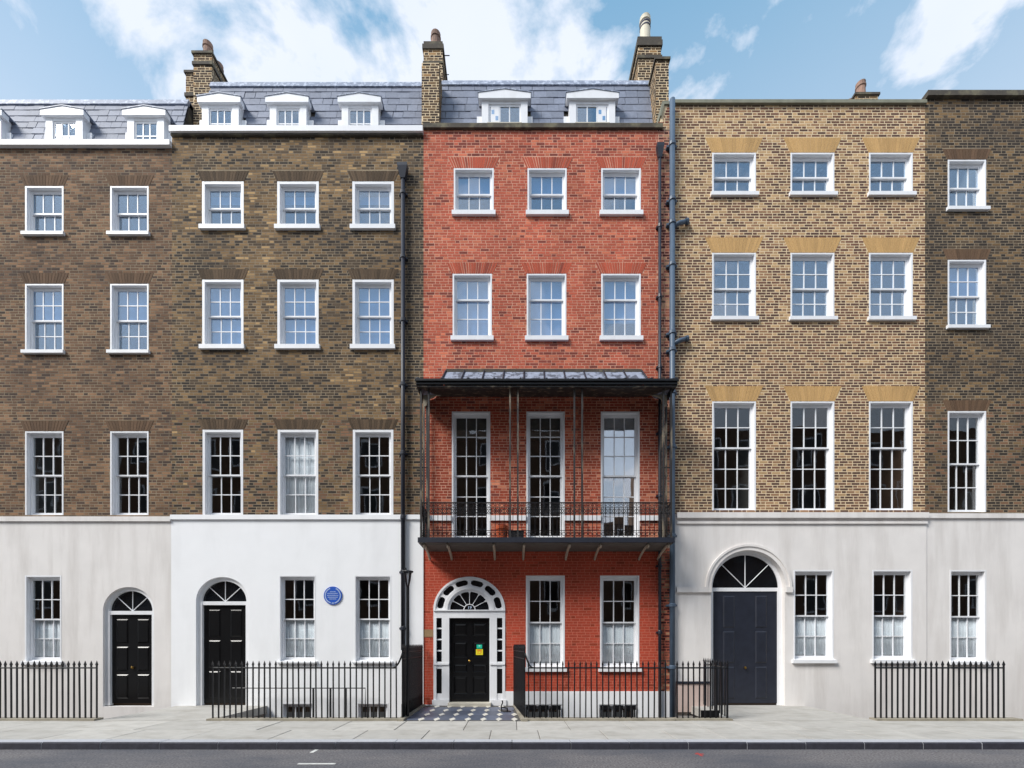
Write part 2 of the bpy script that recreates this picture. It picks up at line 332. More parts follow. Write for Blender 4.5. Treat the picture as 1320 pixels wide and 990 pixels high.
def bricks(parent, x0, x1, z0, z1, cuts, pal, seed, singles=0, pick=None, xf=None, y=0.):
    JT = .022 if pal is pal_yellow else .02 if pal in (pal_brown, pal_mixed, pal_stack, pal_grey) else .017 if z1 > 8 else .014
    r = random.Random(seed); out = []; st, hd = .2175, .1045; per = st+hd+2*JT
    k = math.floor(z0/CH)
    while k*CH < z1-.02:
        za, zb = max(k*CH+JT/2, z0), min((k+1)*CH-JT/2, z1); zm = (za+zb)/2
        iv = [(x0, x1)]
        for c in cuts:
            t = c.cut(zm)
            if t:
                nv = []
                for a, b in iv:
                    if t[1] <= a or t[0] >= b: nv.append((a, b)); continue
                    if t[0]-a > .02: nv.append((a, t[0]-.004))
                    if b-t[1] > .02: nv.append((t[1]+.004, b))
                iv = nv
        off = (per/2+.0 if k % 2 else 0)+.04*math.sin(k*1.7)
        for a, b in iv:
            x = math.floor((a-off)/per)*per+off
            while x < b:
                for ln in (st, hd):
                    ua, ub = max(x, a), min(x+ln, b)
                    if ub-ua > .025: out.append((ua, ub, za, zb, ub-ua > ln-.002 and zb-za > CH-JT-.002))
                    x += ln+JT
        k += 1
    cols = [pal((a+b)/2, (c+d)/2, r) for a, b, c, d, _ in out]
    sing = set()
    if singles:
        full = [i for i, o in enumerate(out) if o[4] and o[1]-o[0] > .2 and (pick is None or pick((o[0]+o[1])/2, o[2]))]
        r.shuffle(full); sing = set(full[:singles])
        for i in sing:
            a, b, c, d, _ = out[i]; single_brick(parent, ((a+b)/2, y-r.random()*.0025, c-JT/2), b-a, cols[i], JT)
    mb = MB(); cc = []
    for i, (a, b, c, d, _) in enumerate(out):
        if i in sing: continue
        vs = brick_verts(a, b, c, d, r.random()*.0025)
        vs = [xf(*v) for v in vs] if xf else [(v[0], v[1]+y, v[2]) for v in vs]
        mb.add(vs, BF); cc.append((*lin([min(255, max(0, q)) for q in cols[i]]), 1))
    o = stuff(obj('brickwork', mb, 'brick', parent)); tint_mesh(o.data, cc); return o
def voussoirs(parent, cx, z0, h, w0, w1, n, pal, seed, y=-.004, jm='arch_mortar', even=False):
    r = random.Random(seed)
    obj('arch_joint', MB().prism([(cx-w0,z0),(cx+w0,z0),(cx+w1,z0+h),(cx-w1,z0+h)], .003, .02), jm, parent)
    for i in range(n):
        f = lambda t, w: -w+2*w*t
        g = .009 if even or r.random() > .5 else .026
        a0, b0 = f(i/n, w0)+g/2, f((i+1)/n, w0)-g/2; a1, b1 = f(i/n, w1)+g/2, f((i+1)/n, w1)-g/2
        col = [min(255, v) for v in pal(cx, z0, r)]; key = ('v', g, i, n, round(w0,3), round(w1,3), round(h,3), tuple(int(c/14) for c in col))
        def mk():
            mb = MB(); xm = (a0+b0)/2
            vs = [(a0-xm,0,.004),(b0-xm,0,.004),(b1-xm,0,h-.004),(a1-xm,0,h-.004),(a0-xm,.024,.004),(b0-xm,.024,.004),(b1-xm,.024,h-.004),(a1-xm,.024,h-.004)]
            mb.add(vs, BF); me = mesh_of(mb, 'brick', 'brick'); tint_mesh(me, [(*lin(col), 1)]); return me
        place('brick', cached(key, mk), parent, (cx+(a0+b0)/2, y-r.random()*.004, z0))

# ------------------------------------------------------------------ sash windows
def window(parent, cx, zb, zt, w, ru, rl, cols=3, meet=.5, gl='glass', y=0., sill=.13, sillw=.05, blind=None, curtain=None, lab=None, liner=.04, stile=.042):
    """ru/rl: rows of panes in the upper/lower sash; meet: height fraction of the meeting rail"""
    h = zt-zb; o = (cx, y, zb); key = ('w', round(w,3), round(h,3), ru, rl, cols, meet, liner)
    def fr():
        mb = MB(); l = liner
        mb.box(-w/2, -w/2+l, -.004, .2, 0, h); mb.box(w/2-l, w/2, -.004, .2, 0, h); mb.box(-w/2+l, w/2-l, -.002, .2, h-l, h)
        mb.box(-w/2+l, -w/2+l+.03, .085, .198, .03, h-l); mb.box(w/2-l-.03, w/2-l, .085, .198, .03, h-l)
        mb.box(-w/2+l+.03, w/2-l-.03, .088, .196, h-l-.045, h-l); mb.box(-w/2+l, w/2-l, .06, .2, 0, .03)
        return mesh_of(mb, 'window', 'white')
    win = place('window', cached(key, fr), parent, o)
    if lab: win['label'] = lab
    xi = w/2-liner-.03; zl, zh = .03, h-liner-.045; zm = zl+(zh-zl)*meet
    for nm, a, b, rows, yy in (('sash', zm-.02, zh, ru, .10), ('sash', zl, zm+.02, rl, .142)):
        if rows == 0: continue
        def sm():
            mb = MB(); s = stile; rt = .045 if nm == 'sash' else .045
            mb.box(-xi, -xi+s, yy, yy+.036, a, b); mb.box(xi-s, xi, yy, yy+.036, a, b)
            bot = .07 if yy > .12 else .04; top = .04
            mb.box(-xi+s, xi-s, yy+.001, yy+.035, a, a+bot); mb.box(-xi+s, xi-s, yy+.001, yy+.035, b-top, b)
            gx0, gx1, gz0, gz1 = -xi+s, xi-s, a+bot, b-top
            for i in range(1, cols): 
                x = gx0+(gx1-gx0)*i/cols; mb.box(x-.012, x+.012, yy+.003, yy+.033, gz0, gz1)
            for k in range(1, rows):
                z = gz0+(gz1-gz0)*k/rows; mb.box(gx0, gx1, yy+.005, yy+.031, z-.012, z+.012)
            return mesh_of(mb, 'sash', 'white')
        place('sash', cached(key+(nm, yy), sm), win, o)
        bot = .07 if yy > .12 else .04
        gx0, gx1, gz0, gz1 = -xi+stile, xi-stile, a+bot, b-.04; pw, ph = (gx1-gx0)/cols, (gz1-gz0)/rows
        pm = cached(('pane', round(pw,4), round(ph,4), gl), lambda: mesh_of(MB().box(-pw/2, pw/2, -.0015, .0015, -ph/2, ph/2), 'pane', gl))
        for i in range(cols):
            for k in range(rows):
                place('pane', pm, win, (cx+gx0+pw*(i+.5), y+yy+.018, zb+gz0+ph*(k+.5)), (rng.gauss(0, .004), 0, rng.gauss(0, .004)))
    if sill:
        sm = cached(('sill', round(w,3), sill, sillw), lambda: mesh_of(MB().prismx([(-.075,-sill),(.06,-sill),(.06,.004),(-.075,-.012)], -w/2-sillw, w/2+sillw), 'sill', 'white'))
        place('sill', sm, win, o)
    if blind:
        m_, f0, f1 = blind
        place('blind', cached(('bl', round(w,3), round(h,3), f0, f1, m_), lambda: mesh_of(MB().box(-w/2+.05, w/2-.05, .215, .222, zl+(zh-zl)*f0, zl+(zh-zl)*f1), 'blind', m_)), win, o)
    if curtain:
        f0, f1 = curtain
        def cm():
            mb = MB(); n = 60; A = [(-w/2+liner+.034+(w-2*liner-.068)*i/n, .190+.0045*math.sin(i*1.1)+.002*math.sin(i*2.9)) for i in range(n+1)]
            a, b = zl+(zh-zl)*f0, zl+(zh-zl)*f1
            vs = [(x,yy,z) for z in (a, b) for x, yy in A]+[(x,yy+.004,z) for z in (a, b) for x, yy in A]; m = n+1; fs = []
            for i in range(n): fs += [(i, i+1, m+i+1, m+i), (2*m+i+1, 2*m+i, 3*m+i, 3*m+i+1), (m+i, m+i+1, 3*m+i+1, 3*m+i), (i+1, i, 2*m+i, 2*m+i+1)]
            mb.add(vs, fs); return mesh_of(mb, 'curtain', 'net', smooth=True)
        place('curtain', cached(('cu', round(w,3), round(h,3), f0, f1), cm), win, o)
    return win

# ------------------------------------------------------------------ pieces of a house
def shell(parent, x0, x1, ztop, floors, zbot=-2.4, depth=8.):
    mb = MB()                                       # party walls, back wall, flat roof
    mb.box(x0+.003, x0+.11, .21, depth, zbot, ztop-.3); mb.box(x1-.11, x1-.003, .21, depth, zbot, ztop-.3); mb.box(x0+.11, x1-.11, depth-.25, depth, zbot, ztop-.3); mb.box(x0+.11, x1-.11, 1.3, depth-.25, ztop-.5, ztop-.35)
    obj('party_wall', mb, 'opp_brick', parent)
    mb = MB()
    for z in floors: obj('floor', MB().box(x0+.11, x1-.11, .215, depth-.25, z-.3, z), 'floorboards', parent)
    mb = MB(); xm = (x0+x1)/2
    mb.box(x0+.12, x1-.12, 4.5, 4.6, zbot+.1, ztop-.6); mb.box(xm-.95, xm-.85, .3, 4.5, 3.9, ztop-.6)
    obj('interior_wall', mb, 'plaster', parent)
def mansard(parent, xa, xb, yb, zb, yt, zt, holes, seed, row=.29, sw=.35):
    r = random.Random(seed); L_ = math.hypot(yt-yb, zt-zb); ang = math.atan2(zt-zb, yt-yb)
    mb = MB().prismx([(yb+.03,zb),(yt+.03,zt),(3.2,zt+.12),(3.2,zb)], xa, xb)
    roof = obj('roof', mb, 'coping_dark', parent)
    n = int(L_/row)
    for k in range(n):
        s0 = k*row; z = zb+(zt-zb)*s0/L_; y = yb+(yt-yb)*s0/L_
        x = xa-(sw/2 if k % 2 else 0)+r.uniform(-.03, .03)
        while x < xb:
            wdt = sw*r.uniform(.86, 1.12)
            a, b = max(x, xa), min(x+wdt, xb); x += wdt+.006
            if b-a < .05: continue
            zc = z+row*.6*math.sin(ang)
            if any(h0 < (a+b)/2 < h1 and zc < hz for h0, h1, hz in holes): continue
            wr = round((b-a)*40)/40
            sm = cached(('slate', wr, row), lambda: mesh_of(MB().add(
                [(-wr/2,0,.018),(wr/2,0,.018),(wr/2,row*1.25,.003),(-wr/2,row*1.25,.003),(-wr/2,0,0.),(wr/2,0,0.),(wr/2,row*1.25,-.01),(-wr/2,row*1.25,-.01)],
                [(0,1,2,3),(1,0,4,5),(0,3,7,4),(2,1,5,6)]), 'slate', 'slate'))
            place('slate', sm, roof, ((a+b)/2, y-.012-r.random()*.006, z), (ang+r.gauss(0,.008), 0, r.gauss(0, .006)))
    place('ridge_flashing', mesh_of(MB().prismx([(yt-.10,zt-.16),(yt-.03,zt+.04),(yt+.25,zt+.06),(yt+.25,zt-.1),(yt-.06,zt-.17)], xa, xb), 'ridge_flashing', 'lead', (0,0,0)), roof, (0,0,0))
    return roof
def dormer(parent, cx, zb, w, zt, yf, yback, cols=3, lab=None, zs=.45, midbar=True, board=None):
    o = (cx, yf, zb); h = zt-zb
    mb = MB(); s = .19
    mb.box(-w/2, -w/2+s, 0, .14, 0, h-.2); mb.box(w/2-s, w/2, 0, .14, 0, h-.2); mb.box(-w/2+s, w/2-s, .01, .14, h-.28, h-.2)
    mb.box(-w/2+s, w/2-s, .01, .14, 0, zs)
    d = place('dormer', mesh_of(mb, 'dormer', 'white'), parent, o)
    if lab: d['label'] = lab
    # cornice with a shallow pediment
    place('pediment', mesh_of(MB().prism([(-w/2-.09,h-.2),(w/2+.09,h-.2),(w/2+.09,h-.05),(0,h+.05),(-w/2-.09,h-.05)], -.07, .13), 'pediment', 'white'), d, o)
    place('dormer_roof', mesh_of(MB().prism([(-w/2-.11,h-.047),(0,h+.055),(w/2+.11,h-.047),(w/2+.11,h-.02),(0,h+.085),(-w/2-.11,h-.02)], -.085, yback-yf), 'dormer_roof', 'lead'), d, o)
    for sg in (-1, 1):
        place('cheek', mesh_of(MB().box(min(sg*(w/2-.08), sg*(w/2-.002)), max(sg*(w/2-.08), sg*(w/2-.002)), .141, yback-yf, 0, h-.06), 'cheek', 'white'), d, o)
        a, b = sorted((sg*(w/2+.004), sg*(w/2+.15)))
        place('flashing', mesh_of(MB().box(a, b, .12, .24, 0, h*.68), 'flashing', 'white'), d, o)
    xi = w/2-s; z0, z1 = zs, h-.28; mb = MB(); zm = (z0+z1)/2
    for a, b in ((-xi, -xi+.045), (xi-.045, xi)): mb.box(a, b, .03, .07, z0, z1)
    mb.box(-xi+.045, xi-.045, .031, .069, z0, z0+.05); mb.box(-xi+.045, xi-.045, .031, .069, z1-.05, z1); 
    gx = xi-.045
    for i in range(1, cols): x = -gx+2*gx*i/cols; mb.box(x-.016, x+.016, .033, .067, z0+.05, z1-.05)
    if midbar: mb.box(-gx, gx, .036, .064, zm-.015, zm+.015)
    place('sash', mesh_of(mb, 'sash', 'white'), d, o)
    nr = 2 if midbar else 1; pw = 2*gx/cols; ph = (z1-z0-.1)/nr
    pm = cached(('dp', round(pw,3), round(ph,3)), lambda: mesh_of(MB().box(-pw/2, pw/2, -.0015, .0015, -ph/2, ph/2), 'pane', 'glass_sky'))
    for i in range(cols):
        for k in range(nr): place('pane', pm, d, (cx-gx+pw*(i+.5), yf+.05, zb+z0+.05+ph*(k+.5)), (rng.gauss(0,.006), 0, rng.gauss(0,.006)))
    if board is not None:
        bx = -gx+pw*board
        place('board', mesh_of(MB().box(bx+.02, bx+pw-.02, .026, .046, z0+.03, z1-.03), 'board', 'white'), d, o)
        mbq = MB()
        for fx, fz in ((.3, .68), (.7, .32)): mbq.box(bx+pw*fx-.04, bx+pw*fx+.04, .022, .0259, z0+.05+ph*fz-.06, z0+.05+ph*fz+.06)
        place('pane', mesh_of(mbq, 'pane', 'glass_sky'), d, o)
        place('sill', mesh_of(MB().box(-xi-.03, xi+.03, -.05, .009, z0-.03, z0+.012), 'sill', 'step'), d, o)
        for i in range(3): place('dark_strip', mesh_of(MB().box(-xi+.03+i*2*xi/3, -xi-.03+(i+1)*2*xi/3, -.004, .0095, z0-.14, z0-.035), 'dark_strip', 'iron'), d, o)  # three dark strips below the dormer sill
    place('room_back', mesh_of(MB().box(-w/2+.09, w/2-.09, yback-yf-.06, yback-yf, 0, h-.1), 'room_back', 'blind'), d, o)
    return d
def brick_pier(parent, name, x0, x1, y0, y1, z0, z1, pal, seed, cap=True, capm='coping_dark', bands=()):
    p = obj(name, MB().box(x0+.001, x1-.001, y0+.001, y1, z0, z1), 'mortar_yellow', parent, ((x0+x1)/2, y0, z0))
    bricks(p, x0, x1, z0, z1, [], pal, seed, y=y0)
    for sx, xx in ((-1, x0), (1, x1)):
        bricks(p, y0+.01, y1-.01, z0, z1, [], pal, seed+sx, xf=(lambda u, q, z, xx=xx, sx=sx: (xx-sx*q if sx > 0 else xx+q, u, z)) if False else (lambda u, q, z, xx=xx, sx=sx: (xx-sx*(q if True else 0), u, z)))
    for za, zb, e in bands: obj('band', MB().box(x0-e, x1+e, y0-e, y1+e, za, zb), capm, p)
    if cap: obj('cap', MB().box(x0-.04, x1+.04, y0-.04, y1+.04, z1, z1+.07), capm, p)
    return p
def downpipe(parent, x, y, z0, z1, r, m, collars, hopper=False, lab=None, n=10):
    p = obj('drainpipe', MB().tube([(x,y,z0),(x,y,z1)], r, n), m, None, (x, y, z0), True)
    tag(p, lab, 'drainpipe')
    for z in collars:
        obj('collar', MB().lathe([(r,-.05),(r*1.3,-.045),(r*1.3,.03),(r*1.12,.05)], (x,y,z), n), m, p)
        obj('pipe_bracket', MB().box(x-r*1.9, x+r*1.9, y+r*.5, 0.0, z-.03, z+.02), m, p)
    if hopper:
        obj('hopper', MB().add([(x-r*1.1,y-r*1.1,z1-.05),(x+r*1.1,y-r*1.1,z1-.05),(x+r*1.1,y+r,z1-.05),(x-r*1.1,y+r,z1-.05)]+[(x-r*2.3,y-r*2.2,z1+.22),(x+r*2.3,y-r*2.2,z1+.22),(x+r*2.3,y+r,z1+.22),(x-r*2.3,y+r,z1+.22)]+[(x-r*2.3,y-r*2.2,z1+.3),(x+r*2.3,y-r*2.2,z1+.3),(x+r*2.3,y+r,z1+.3),(x-r*2.3,y+r,z1+.3)],
            [(3,2,1,0),(0,1,5,4),(1,2,6,5),(2,3,7,6),(3,0,4,7),(4,5,9,8),(5,6,10,9),(6,7,11,10),(7,4,8,11),(8,9,10,11)]), m, p)
    return p

# ================================================================== SETTING
XL, XR = -16.4, 16.4
struct(obj('road', MB().box(-500, 500, -16.2, -4.60, -.45, -.12), 'asphalt'))
road = bpy.data.objects['road']
for x0, x1, y0, y1 in ((-3.34, -3.28, -4.98, -4.77), (-3.2, -2.64, -5.72, -5.66)):
    obj('road_marking', MB().box(x0, x1, y0, y1, -.12, -.116), 'road_paint', road)
obj('road_marking', MB().box(3.02, 3.06, -5.22, -5.0, -.12, -.116).box(2.98, 3.12, -5.10, -5.06, -.12, -.1155), 'red_mark', road)
pav = struct(obj('pavement', MB().box(-60, 60, -4.5, -2.52, -.45, -.012), 'joint'))
kerb = struct(obj('kerb', MB().box(-60, 60, -4.72, -4.5, -.45, -.03), 'joint'))
r0 = random.Random(3)
for ya, yb in ((-3.6, -2.52), (-4.5, -3.6)):
    x = -12.5+(0.4 if ya < -4 else 0)
    while x < 12.5:
        w = r0.choice((.9, 1.05, 1.2, 1.35, 1.5)); wq = round(w-.012, 3); dq = round(yb-ya-.012, 3)
        me = cached(('slab', wq, dq), lambda: mesh_of(MB().add(
            [(-wq/2,-dq/2,-.05),(wq/2,-dq/2,-.05),(wq/2,dq/2,-.05),(-wq/2,dq/2,-.05),(-wq/2,-dq/2,-.006),(wq/2,-dq/2,-.006),(wq/2,dq/2,-.006),(-wq/2,dq/2,-.006),(-wq/2+.008,-dq/2+.008,0),(wq/2-.008,-dq/2+.008,0),(wq/2-.008,dq/2-.008,0),(-wq/2+.008,dq/2-.008,0)],
            [(0,1,5,4),(1,2,6,5),(2,3,7,6),(3,0,4,7),(4,5,9,8),(5,6,10,9),(6,7,11,10),(7,4,8,11),(8,9,10,11)]), 'paving_slab', 'paving'))
        place('paving_slab', me, pav, (x+w/2, (ya+yb)/2, r0.uniform(-.003, .003)), (r0.gauss(0, .0025), r0.gauss(0, .0018), 0)); x += w
obj('paving_slab', MB().box(-60, -12.6, -4.5, -2.52, -.3, 0).box(13.2, 60, -4.5, -2.52, -.3, 0), 'paving', pav)
x = -12
while x < 12:
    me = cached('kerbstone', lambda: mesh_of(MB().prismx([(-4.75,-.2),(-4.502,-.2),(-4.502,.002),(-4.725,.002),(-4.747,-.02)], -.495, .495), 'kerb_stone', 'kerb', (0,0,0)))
    me.materials.append(M['kerb_face']) if len(me.materials) < 2 else None
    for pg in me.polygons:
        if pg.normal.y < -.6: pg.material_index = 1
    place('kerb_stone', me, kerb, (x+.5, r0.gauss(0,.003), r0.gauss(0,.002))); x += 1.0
obj('kerb_stone', MB().box(-60, -12.1, -4.75, -4.5, -.3, 0).box(12.1, 60, -4.75, -4.5, -.3, 0), 'kerb', kerb)
struct(obj('area_floor', MB().box(-60, 60, -2.3, .3, -2.6, -2.4), 'soil'))
struct(obj('area_wall', MB().box(-60, 60, -2.52, -2.3, -2.5, -.05), 'opp_brick'))
struct(obj('ground', MB().quad((-900,8,-.2),(900,8,-.2),(900,1200,-.2),(-900,1200,-.2)).quad((-900,-2.3,-.2),(-16.25,-2.3,-.2),(-16.25,8,-.2),(-900,8,-.2)).quad((18.3,-2.3,-.2),(900,-2.3,-.2),(900,8,-.2),(18.3,8,-.2)).quad((-900,-1200,-.2),(900,-1200,-.2),(900,-19.2,-.2),(-900,-19.2,-.2)), 'ground'))
struct(obj('opposite_pavement', MB().box(-60, 60, -19.2, -16.2, -.4, 0), 'paving'))

# tiled entrance path of the red house
pth = struct(obj('entrance_path', MB().prismz([(-2.36,-2.56),(.22,-2.56),(.04,-.06),(-2.36,-.06)], -.16, .006), 'grout'))
px_, py_ = .345, .70; cx_ = .052; cy_ = .155
tdm = mesh_of(MB().prismz([(-px_/2+cx_+.004,-py_/2+.004),(px_/2-cx_-.004,-py_/2+.004),(px_/2-.004,-py_/2+cy_+.004),(px_/2-.004,py_/2-cy_-.004),(px_/2-cx_-.004,py_/2-.004),(-px_/2+cx_+.004,py_/2-.004),(-px_/2+.004,py_/2-cy_-.004),(-px_/2+.004,-py_/2+cy_+.004)], -.01, .006), 'tile', 'tile_dark')
twm = mesh_of(MB().prismz([(-cx_*1.45,0),(0,-cy_*1.45),(cx_*1.45,0),(0,cy_*1.45)], -.01, .0085), 'tile', 'tile_white')
for k in range(4):
    for i in range(8):
        x = -2.36+px_*(i+.5); yy = -2.5+py_*(k+.5)
        if yy > -.15: yy = None
        if yy and x < .13: place('tile', tdm, pth, (x, yy, .006))
        X2, Y2 = x+px_/2, -2.5+py_*k+.13
        if X2 < .22-.075*(Y2+2.5)-.07 and Y2 < -.2: place('tile', twm, pth, (X2, Y2, .0065))
obj('edging', MB().prismz([(.20,-2.6),(.34,-2.6),(.14,-.05),(.03,-.05)], -.4, .05).box(-2.5, -2.36, -2.6, -.05, -.4, .05), 'stone', pth)
obj('step', MB().box(Xp(579), Xp(633), -.28, .2, -.02, .095), 'step', pth)
obj('supporting_wall', MB().box(-2.5, .2, -2.5, -.02, -2.45, -.17), 'opp_brick', pth)

# ================================================================== RED HOUSE
HX0, HX1, HR = Xp(546), Xp(868), Xp(848)
ZPAR = Zp(163)
red = thing('terraced_house', ((HX0+HX1)/2, 0, 0), 'tall red brick house with an iron verandah and a white arched doorway', 'house', 'terraced houses along the street')
WX = [(Xp(586.5), Xp(634.5)), (Xp(681), Xp(729)), (Xp(776), Xp(825))]
ops = []; specs = []
for i, (xa, xb) in enumerate([(585,636.5), (680,730.5), (775,826)]):
    specs.append(('top', Xp((xa+xb)/2), Xp(xb)-Xp(xa), Zp(273), Zp(217)))
for i, (xa, xb) in enumerate([(583.5,634), (679,730), (775,826)]):
    specs.append(('second', Xp((xa+xb)/2), Xp(xb)-Xp(xa), Zp(434), Zp(353)))
for i, (xa, xb) in enumerate([(582.5,632), (678.5,728), (774.5,824.5)]):
    specs.append(('first', Xp((xa+xb)/2), Xp(xb)-Xp(xa), Zp(694), Zp(530.5)))
for i, (xa, xb) in enumerate([(678,728), (773.5,824)]):
    specs.append(('ground', Xp((xa+xb)/2), Xp(xb)-Xp(xa), Zp(860), Zp(742)))
for i, (xa, xb) in enumerate([(677,725), (772,822)]):
    specs.append(('base', Xp((xa+xb)/2), Xp(xb)-Xp(xa), -1.45, Zp(908)))
for s in specs: ops.append(Rect(s[1]-s[2]/2, s[1]+s[2]/2, s[3], s[4]))
DCX = Xp(605); DA, DSP, DB = .985, Zp(786), .905
door_op = Arch(DCX, DA, -.02, DSP, DB)
ZB = Zp(891)                                        # white base band
wall_ops = ops+[door_op]
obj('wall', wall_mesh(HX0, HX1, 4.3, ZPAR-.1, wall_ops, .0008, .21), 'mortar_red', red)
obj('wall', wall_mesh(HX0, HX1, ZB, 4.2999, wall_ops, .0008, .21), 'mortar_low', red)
obj('base_wall', wall_mesh(DCX+DA, HX1, -2.45, ZB, ops, -.02, .21), 'stucco', red)
obj('base_wall', MB().box(HX0+.003, DCX-DA, -.02, .2, -2.45, Zp(911)+.06), 'stucco', red)
cuts = list(wall_ops)
for s in specs[:6]: cuts.append(Trap(s[1], s[4], s[4]+.31, s[2]/2+.03, s[2]/2+.17))
cuts.append(Rect(HX0, DCX-DA, Zp(821), Zp(811.5)))
SC0, SC1 = Zp(671.5), Zp(665)
cuts.append(Rect(HX0, HR, SC0, SC1))
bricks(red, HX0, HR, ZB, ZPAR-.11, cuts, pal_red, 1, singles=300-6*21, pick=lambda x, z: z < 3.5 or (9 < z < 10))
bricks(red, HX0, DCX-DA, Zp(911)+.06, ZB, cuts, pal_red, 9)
obj('wall', MB().box(HX0, DCX-DA, .0009, .2, Zp(911)+.06, ZB-.001), 'mortar_low', red)
bricks(red, HR+.004, HX1, ZB, Zp(134)-.5, [], pal_mixed, 2, singles=0)
for s in specs[:6]: voussoirs(red, s[1], s[4], .31, s[2]/2+.03, s[2]/2+.17, 19, lambda x, z, r: [v*k for k in [1+(r.random()-.5)*.14] for v in ((182,88,66) if r.random() > .08 else (150,74,60))], int(s[1]*100+s[4]*7))
_e = [HX0+.02]+[v for q in specs[6:9] for v in (q[1]-q[2]/2, q[1]+q[2]/2)]+[HR+.2]
for i in range(0, 8, 2): obj('string_course', MB().box(_e[i], _e[i+1], -.05, .02, SC0, SC1), 'white', red)
obj('stone_block', MB().box(HX0+.004, DCX-DA-.01, -.012, .02, Zp(821), Zp(811.5)), 'buff', red)
obj('coping', MB().box(HX0, HR+.12, -.07, .3, ZPAR-.1, ZPAR+.02), 'coping_dark', red)
obj('parapet', MB().box(HX0, HX1, .21, .3, ZPAR-1, ZPAR-.1), 'mortar_red', red)
# old brick pier rising at the right end with a sloping coping
obj('pier', MB().prism([(HR+.08,ZPAR-.4),(HX1-.004,ZPAR-.4),(HX1-.004,Zp(135)),(Xp(855),Zp(135)),(HR+.08,Zp(150))], .001, .5), 'mortar_yellow', red)
bricks(red, HR+.14, HX1-.004, ZPAR-.4, Zp(136), [Trap(HR+.05, Zp(151), Zp(136), .1, .22)], pal_mixed, 4)
obj('pier_coping', MB().prism([(HR+.05,Zp(151)),(HR+.09,Zp(151)),(Xp(856),Zp(136)),(HX1,Zp(136)),(HX1,Zp(132.5)),(Xp(853),Zp(132.5))], -.04, .5), 'coping_green', red)
for s in specs:
    fl, cx, w, zb, zt = s
    if fl == 'top': window(red, cx, zb, zt, w, 1, 1, meet=.5, gl='glass_sky', blind=('blind', .5, 1.) if cx < 2 else ('blind', .56, 1))
    elif fl == 'second': window(red, cx, zb, zt, w, 1, 2, meet=.655, gl='glass_sky', blind=('blind', .0, 1.) if cx < 2 else ('blind', .3, 1.))
    elif fl == 'first':
        window(red, cx, zb, zt, w, 3, 3, meet=.51, sill=0, blind=('blind_grey', .84, 1.) if cx < 2 else ('net', .52, 1.), gl='glass' if cx < 2 else 'glass_bright')  # right window: white blind added to stand in for bright sky reflection
    elif fl == 'ground':
        window(red, cx, zb, zt, w, 2, 2, meet=.5, curtain=(.0, .5), sill=.12)
    else: window(red, cx, zb, zt, w, 1, 1, meet=.5, sill=.1)
# iron grilles over the basement lights
for s in specs[-2:]:
    fl, cx, w, zb, zt = s; mb = MB()
    for i in range(3):
        xa = cx-w/2+.02+i*(w-.0)/3
        mb.box(xa, xa+.27, -.075, -.05, zt-.14, zt-.02)
        for q in (0, .055, .165, .215): mb.box(xa+q, xa+q+.035, -.07, -.052, zb, zt-.02)
    obj('window_grille', mb, 'iron', red)
shell(red, HX0, HX1, ZPAR, [Zp(905), Zp(700)+.05, Zp(462), Zp(300)])
mroof = mansard(red, Xp(565.5, 13.0), Xp(846, 13.0), .42, ZPAR-.35, 1.1, Zp(107, 13.6), [(-.84, .42, Zp(121,13)), (1.68, 2.94, Zp(121,13))], 21)
dormer(red, Xp(650.5, 13.05), 15.85, Xp(680,13.05)-Xp(621,13.05), Zp(121, 13.05), .55, 1.15, zs=.72, midbar=False, board=0)
dormer(red, Xp(763.5, 13.05), 15.85, Xp(793,13.05)-Xp(734,13.05), Zp(121, 13.05), .55, 1.15, zs=.72, midbar=False, board=2)
# chimneys on the two party walls
up1 = brick_pier(red, 'party_wall_upstand', Xp(543.5,12.9), Xp(566,12.9), .4, .95, ZPAR-.3, Zp(81,12.9), pal_stack, 31, cap=False)
ch1 = brick_pier(red, 'chimney', Xp(546,13.7), Xp(570.5,13.7), 1.2, 2.15, ZPAR, Zp(64,13.7), pal_stack, 33, cap=False, bands=((Zp(82,13.7), Zp(79.5,13.7), .02), (Zp(64,13.7), Zp(58,13.7), .035), (Zp(58,13.7), Zp(53,13.7), .0)))
def pot(parent, x, y, z, r, h, m, rings=False):
    pr = [(r*1.12,0),(r*1.12,.05),(r*.98,.07),(r*.9,h-.16),(r*1.05,h-.14),(r*1.05,h-.1),(r*.92,h-.08),(r*.98,h),(r*.8,h),(r*.75,h-.1)]
    p = obj('chimney_pot', MB().lathe(pr, (x,y,z), 16), m, parent, smooth=False)
    return p
pot(ch1, Xp(560,13.7), 1.45, Zp(53,13.7), .15, Zp(30.5,13.7)-Zp(53,13.7), 'pot_old')
pot(ch1, Xp(565,14.4), 1.95, Zp(53,13.7), .13, .5, 'pot_old')
obj('stay_rod', MB().tube([(Xp(571,13.7),1.3,Zp(66,13.7)),(Xp(579,13.7),1.3,Zp(66,13.7))], .012, 5).tube([(Xp(571,13.7),1.5,Zp(80,13.7)),(Xp(577,13.7),1.5,Zp(80,13.7))], .01, 5), 'iron', ch1)
up2 = brick_pier(red, 'party_wall_upstand', Xp(845.5,12.9), Xp(862,12.9), .4, .95, ZPAR-.3, Zp(78,12.9), pal_stack, 35, bands=((Zp(78,12.9), Zp(76,12.9), .02),), cap=True)
ch2 = brick_pier(red, 'chimney', Xp(822.5,13.7), Xp(852,13.7), 1.2, 2.25, ZPAR, Zp(60,13.7), pal_stack, 37, cap=False, bands=((Zp(76,13.7), Zp(72,13.7), .03), (Zp(60,13.7), Zp(53,13.7), .04), (Zp(53,13.7), Zp(48,13.7), .02)))
x2, z2 = Xp(833,13.8), Zp(48,13.7)
p2 = pot(ch2, x2, 1.42, z2, .165, Zp(12,13.7)-z2, 'pot_cream')
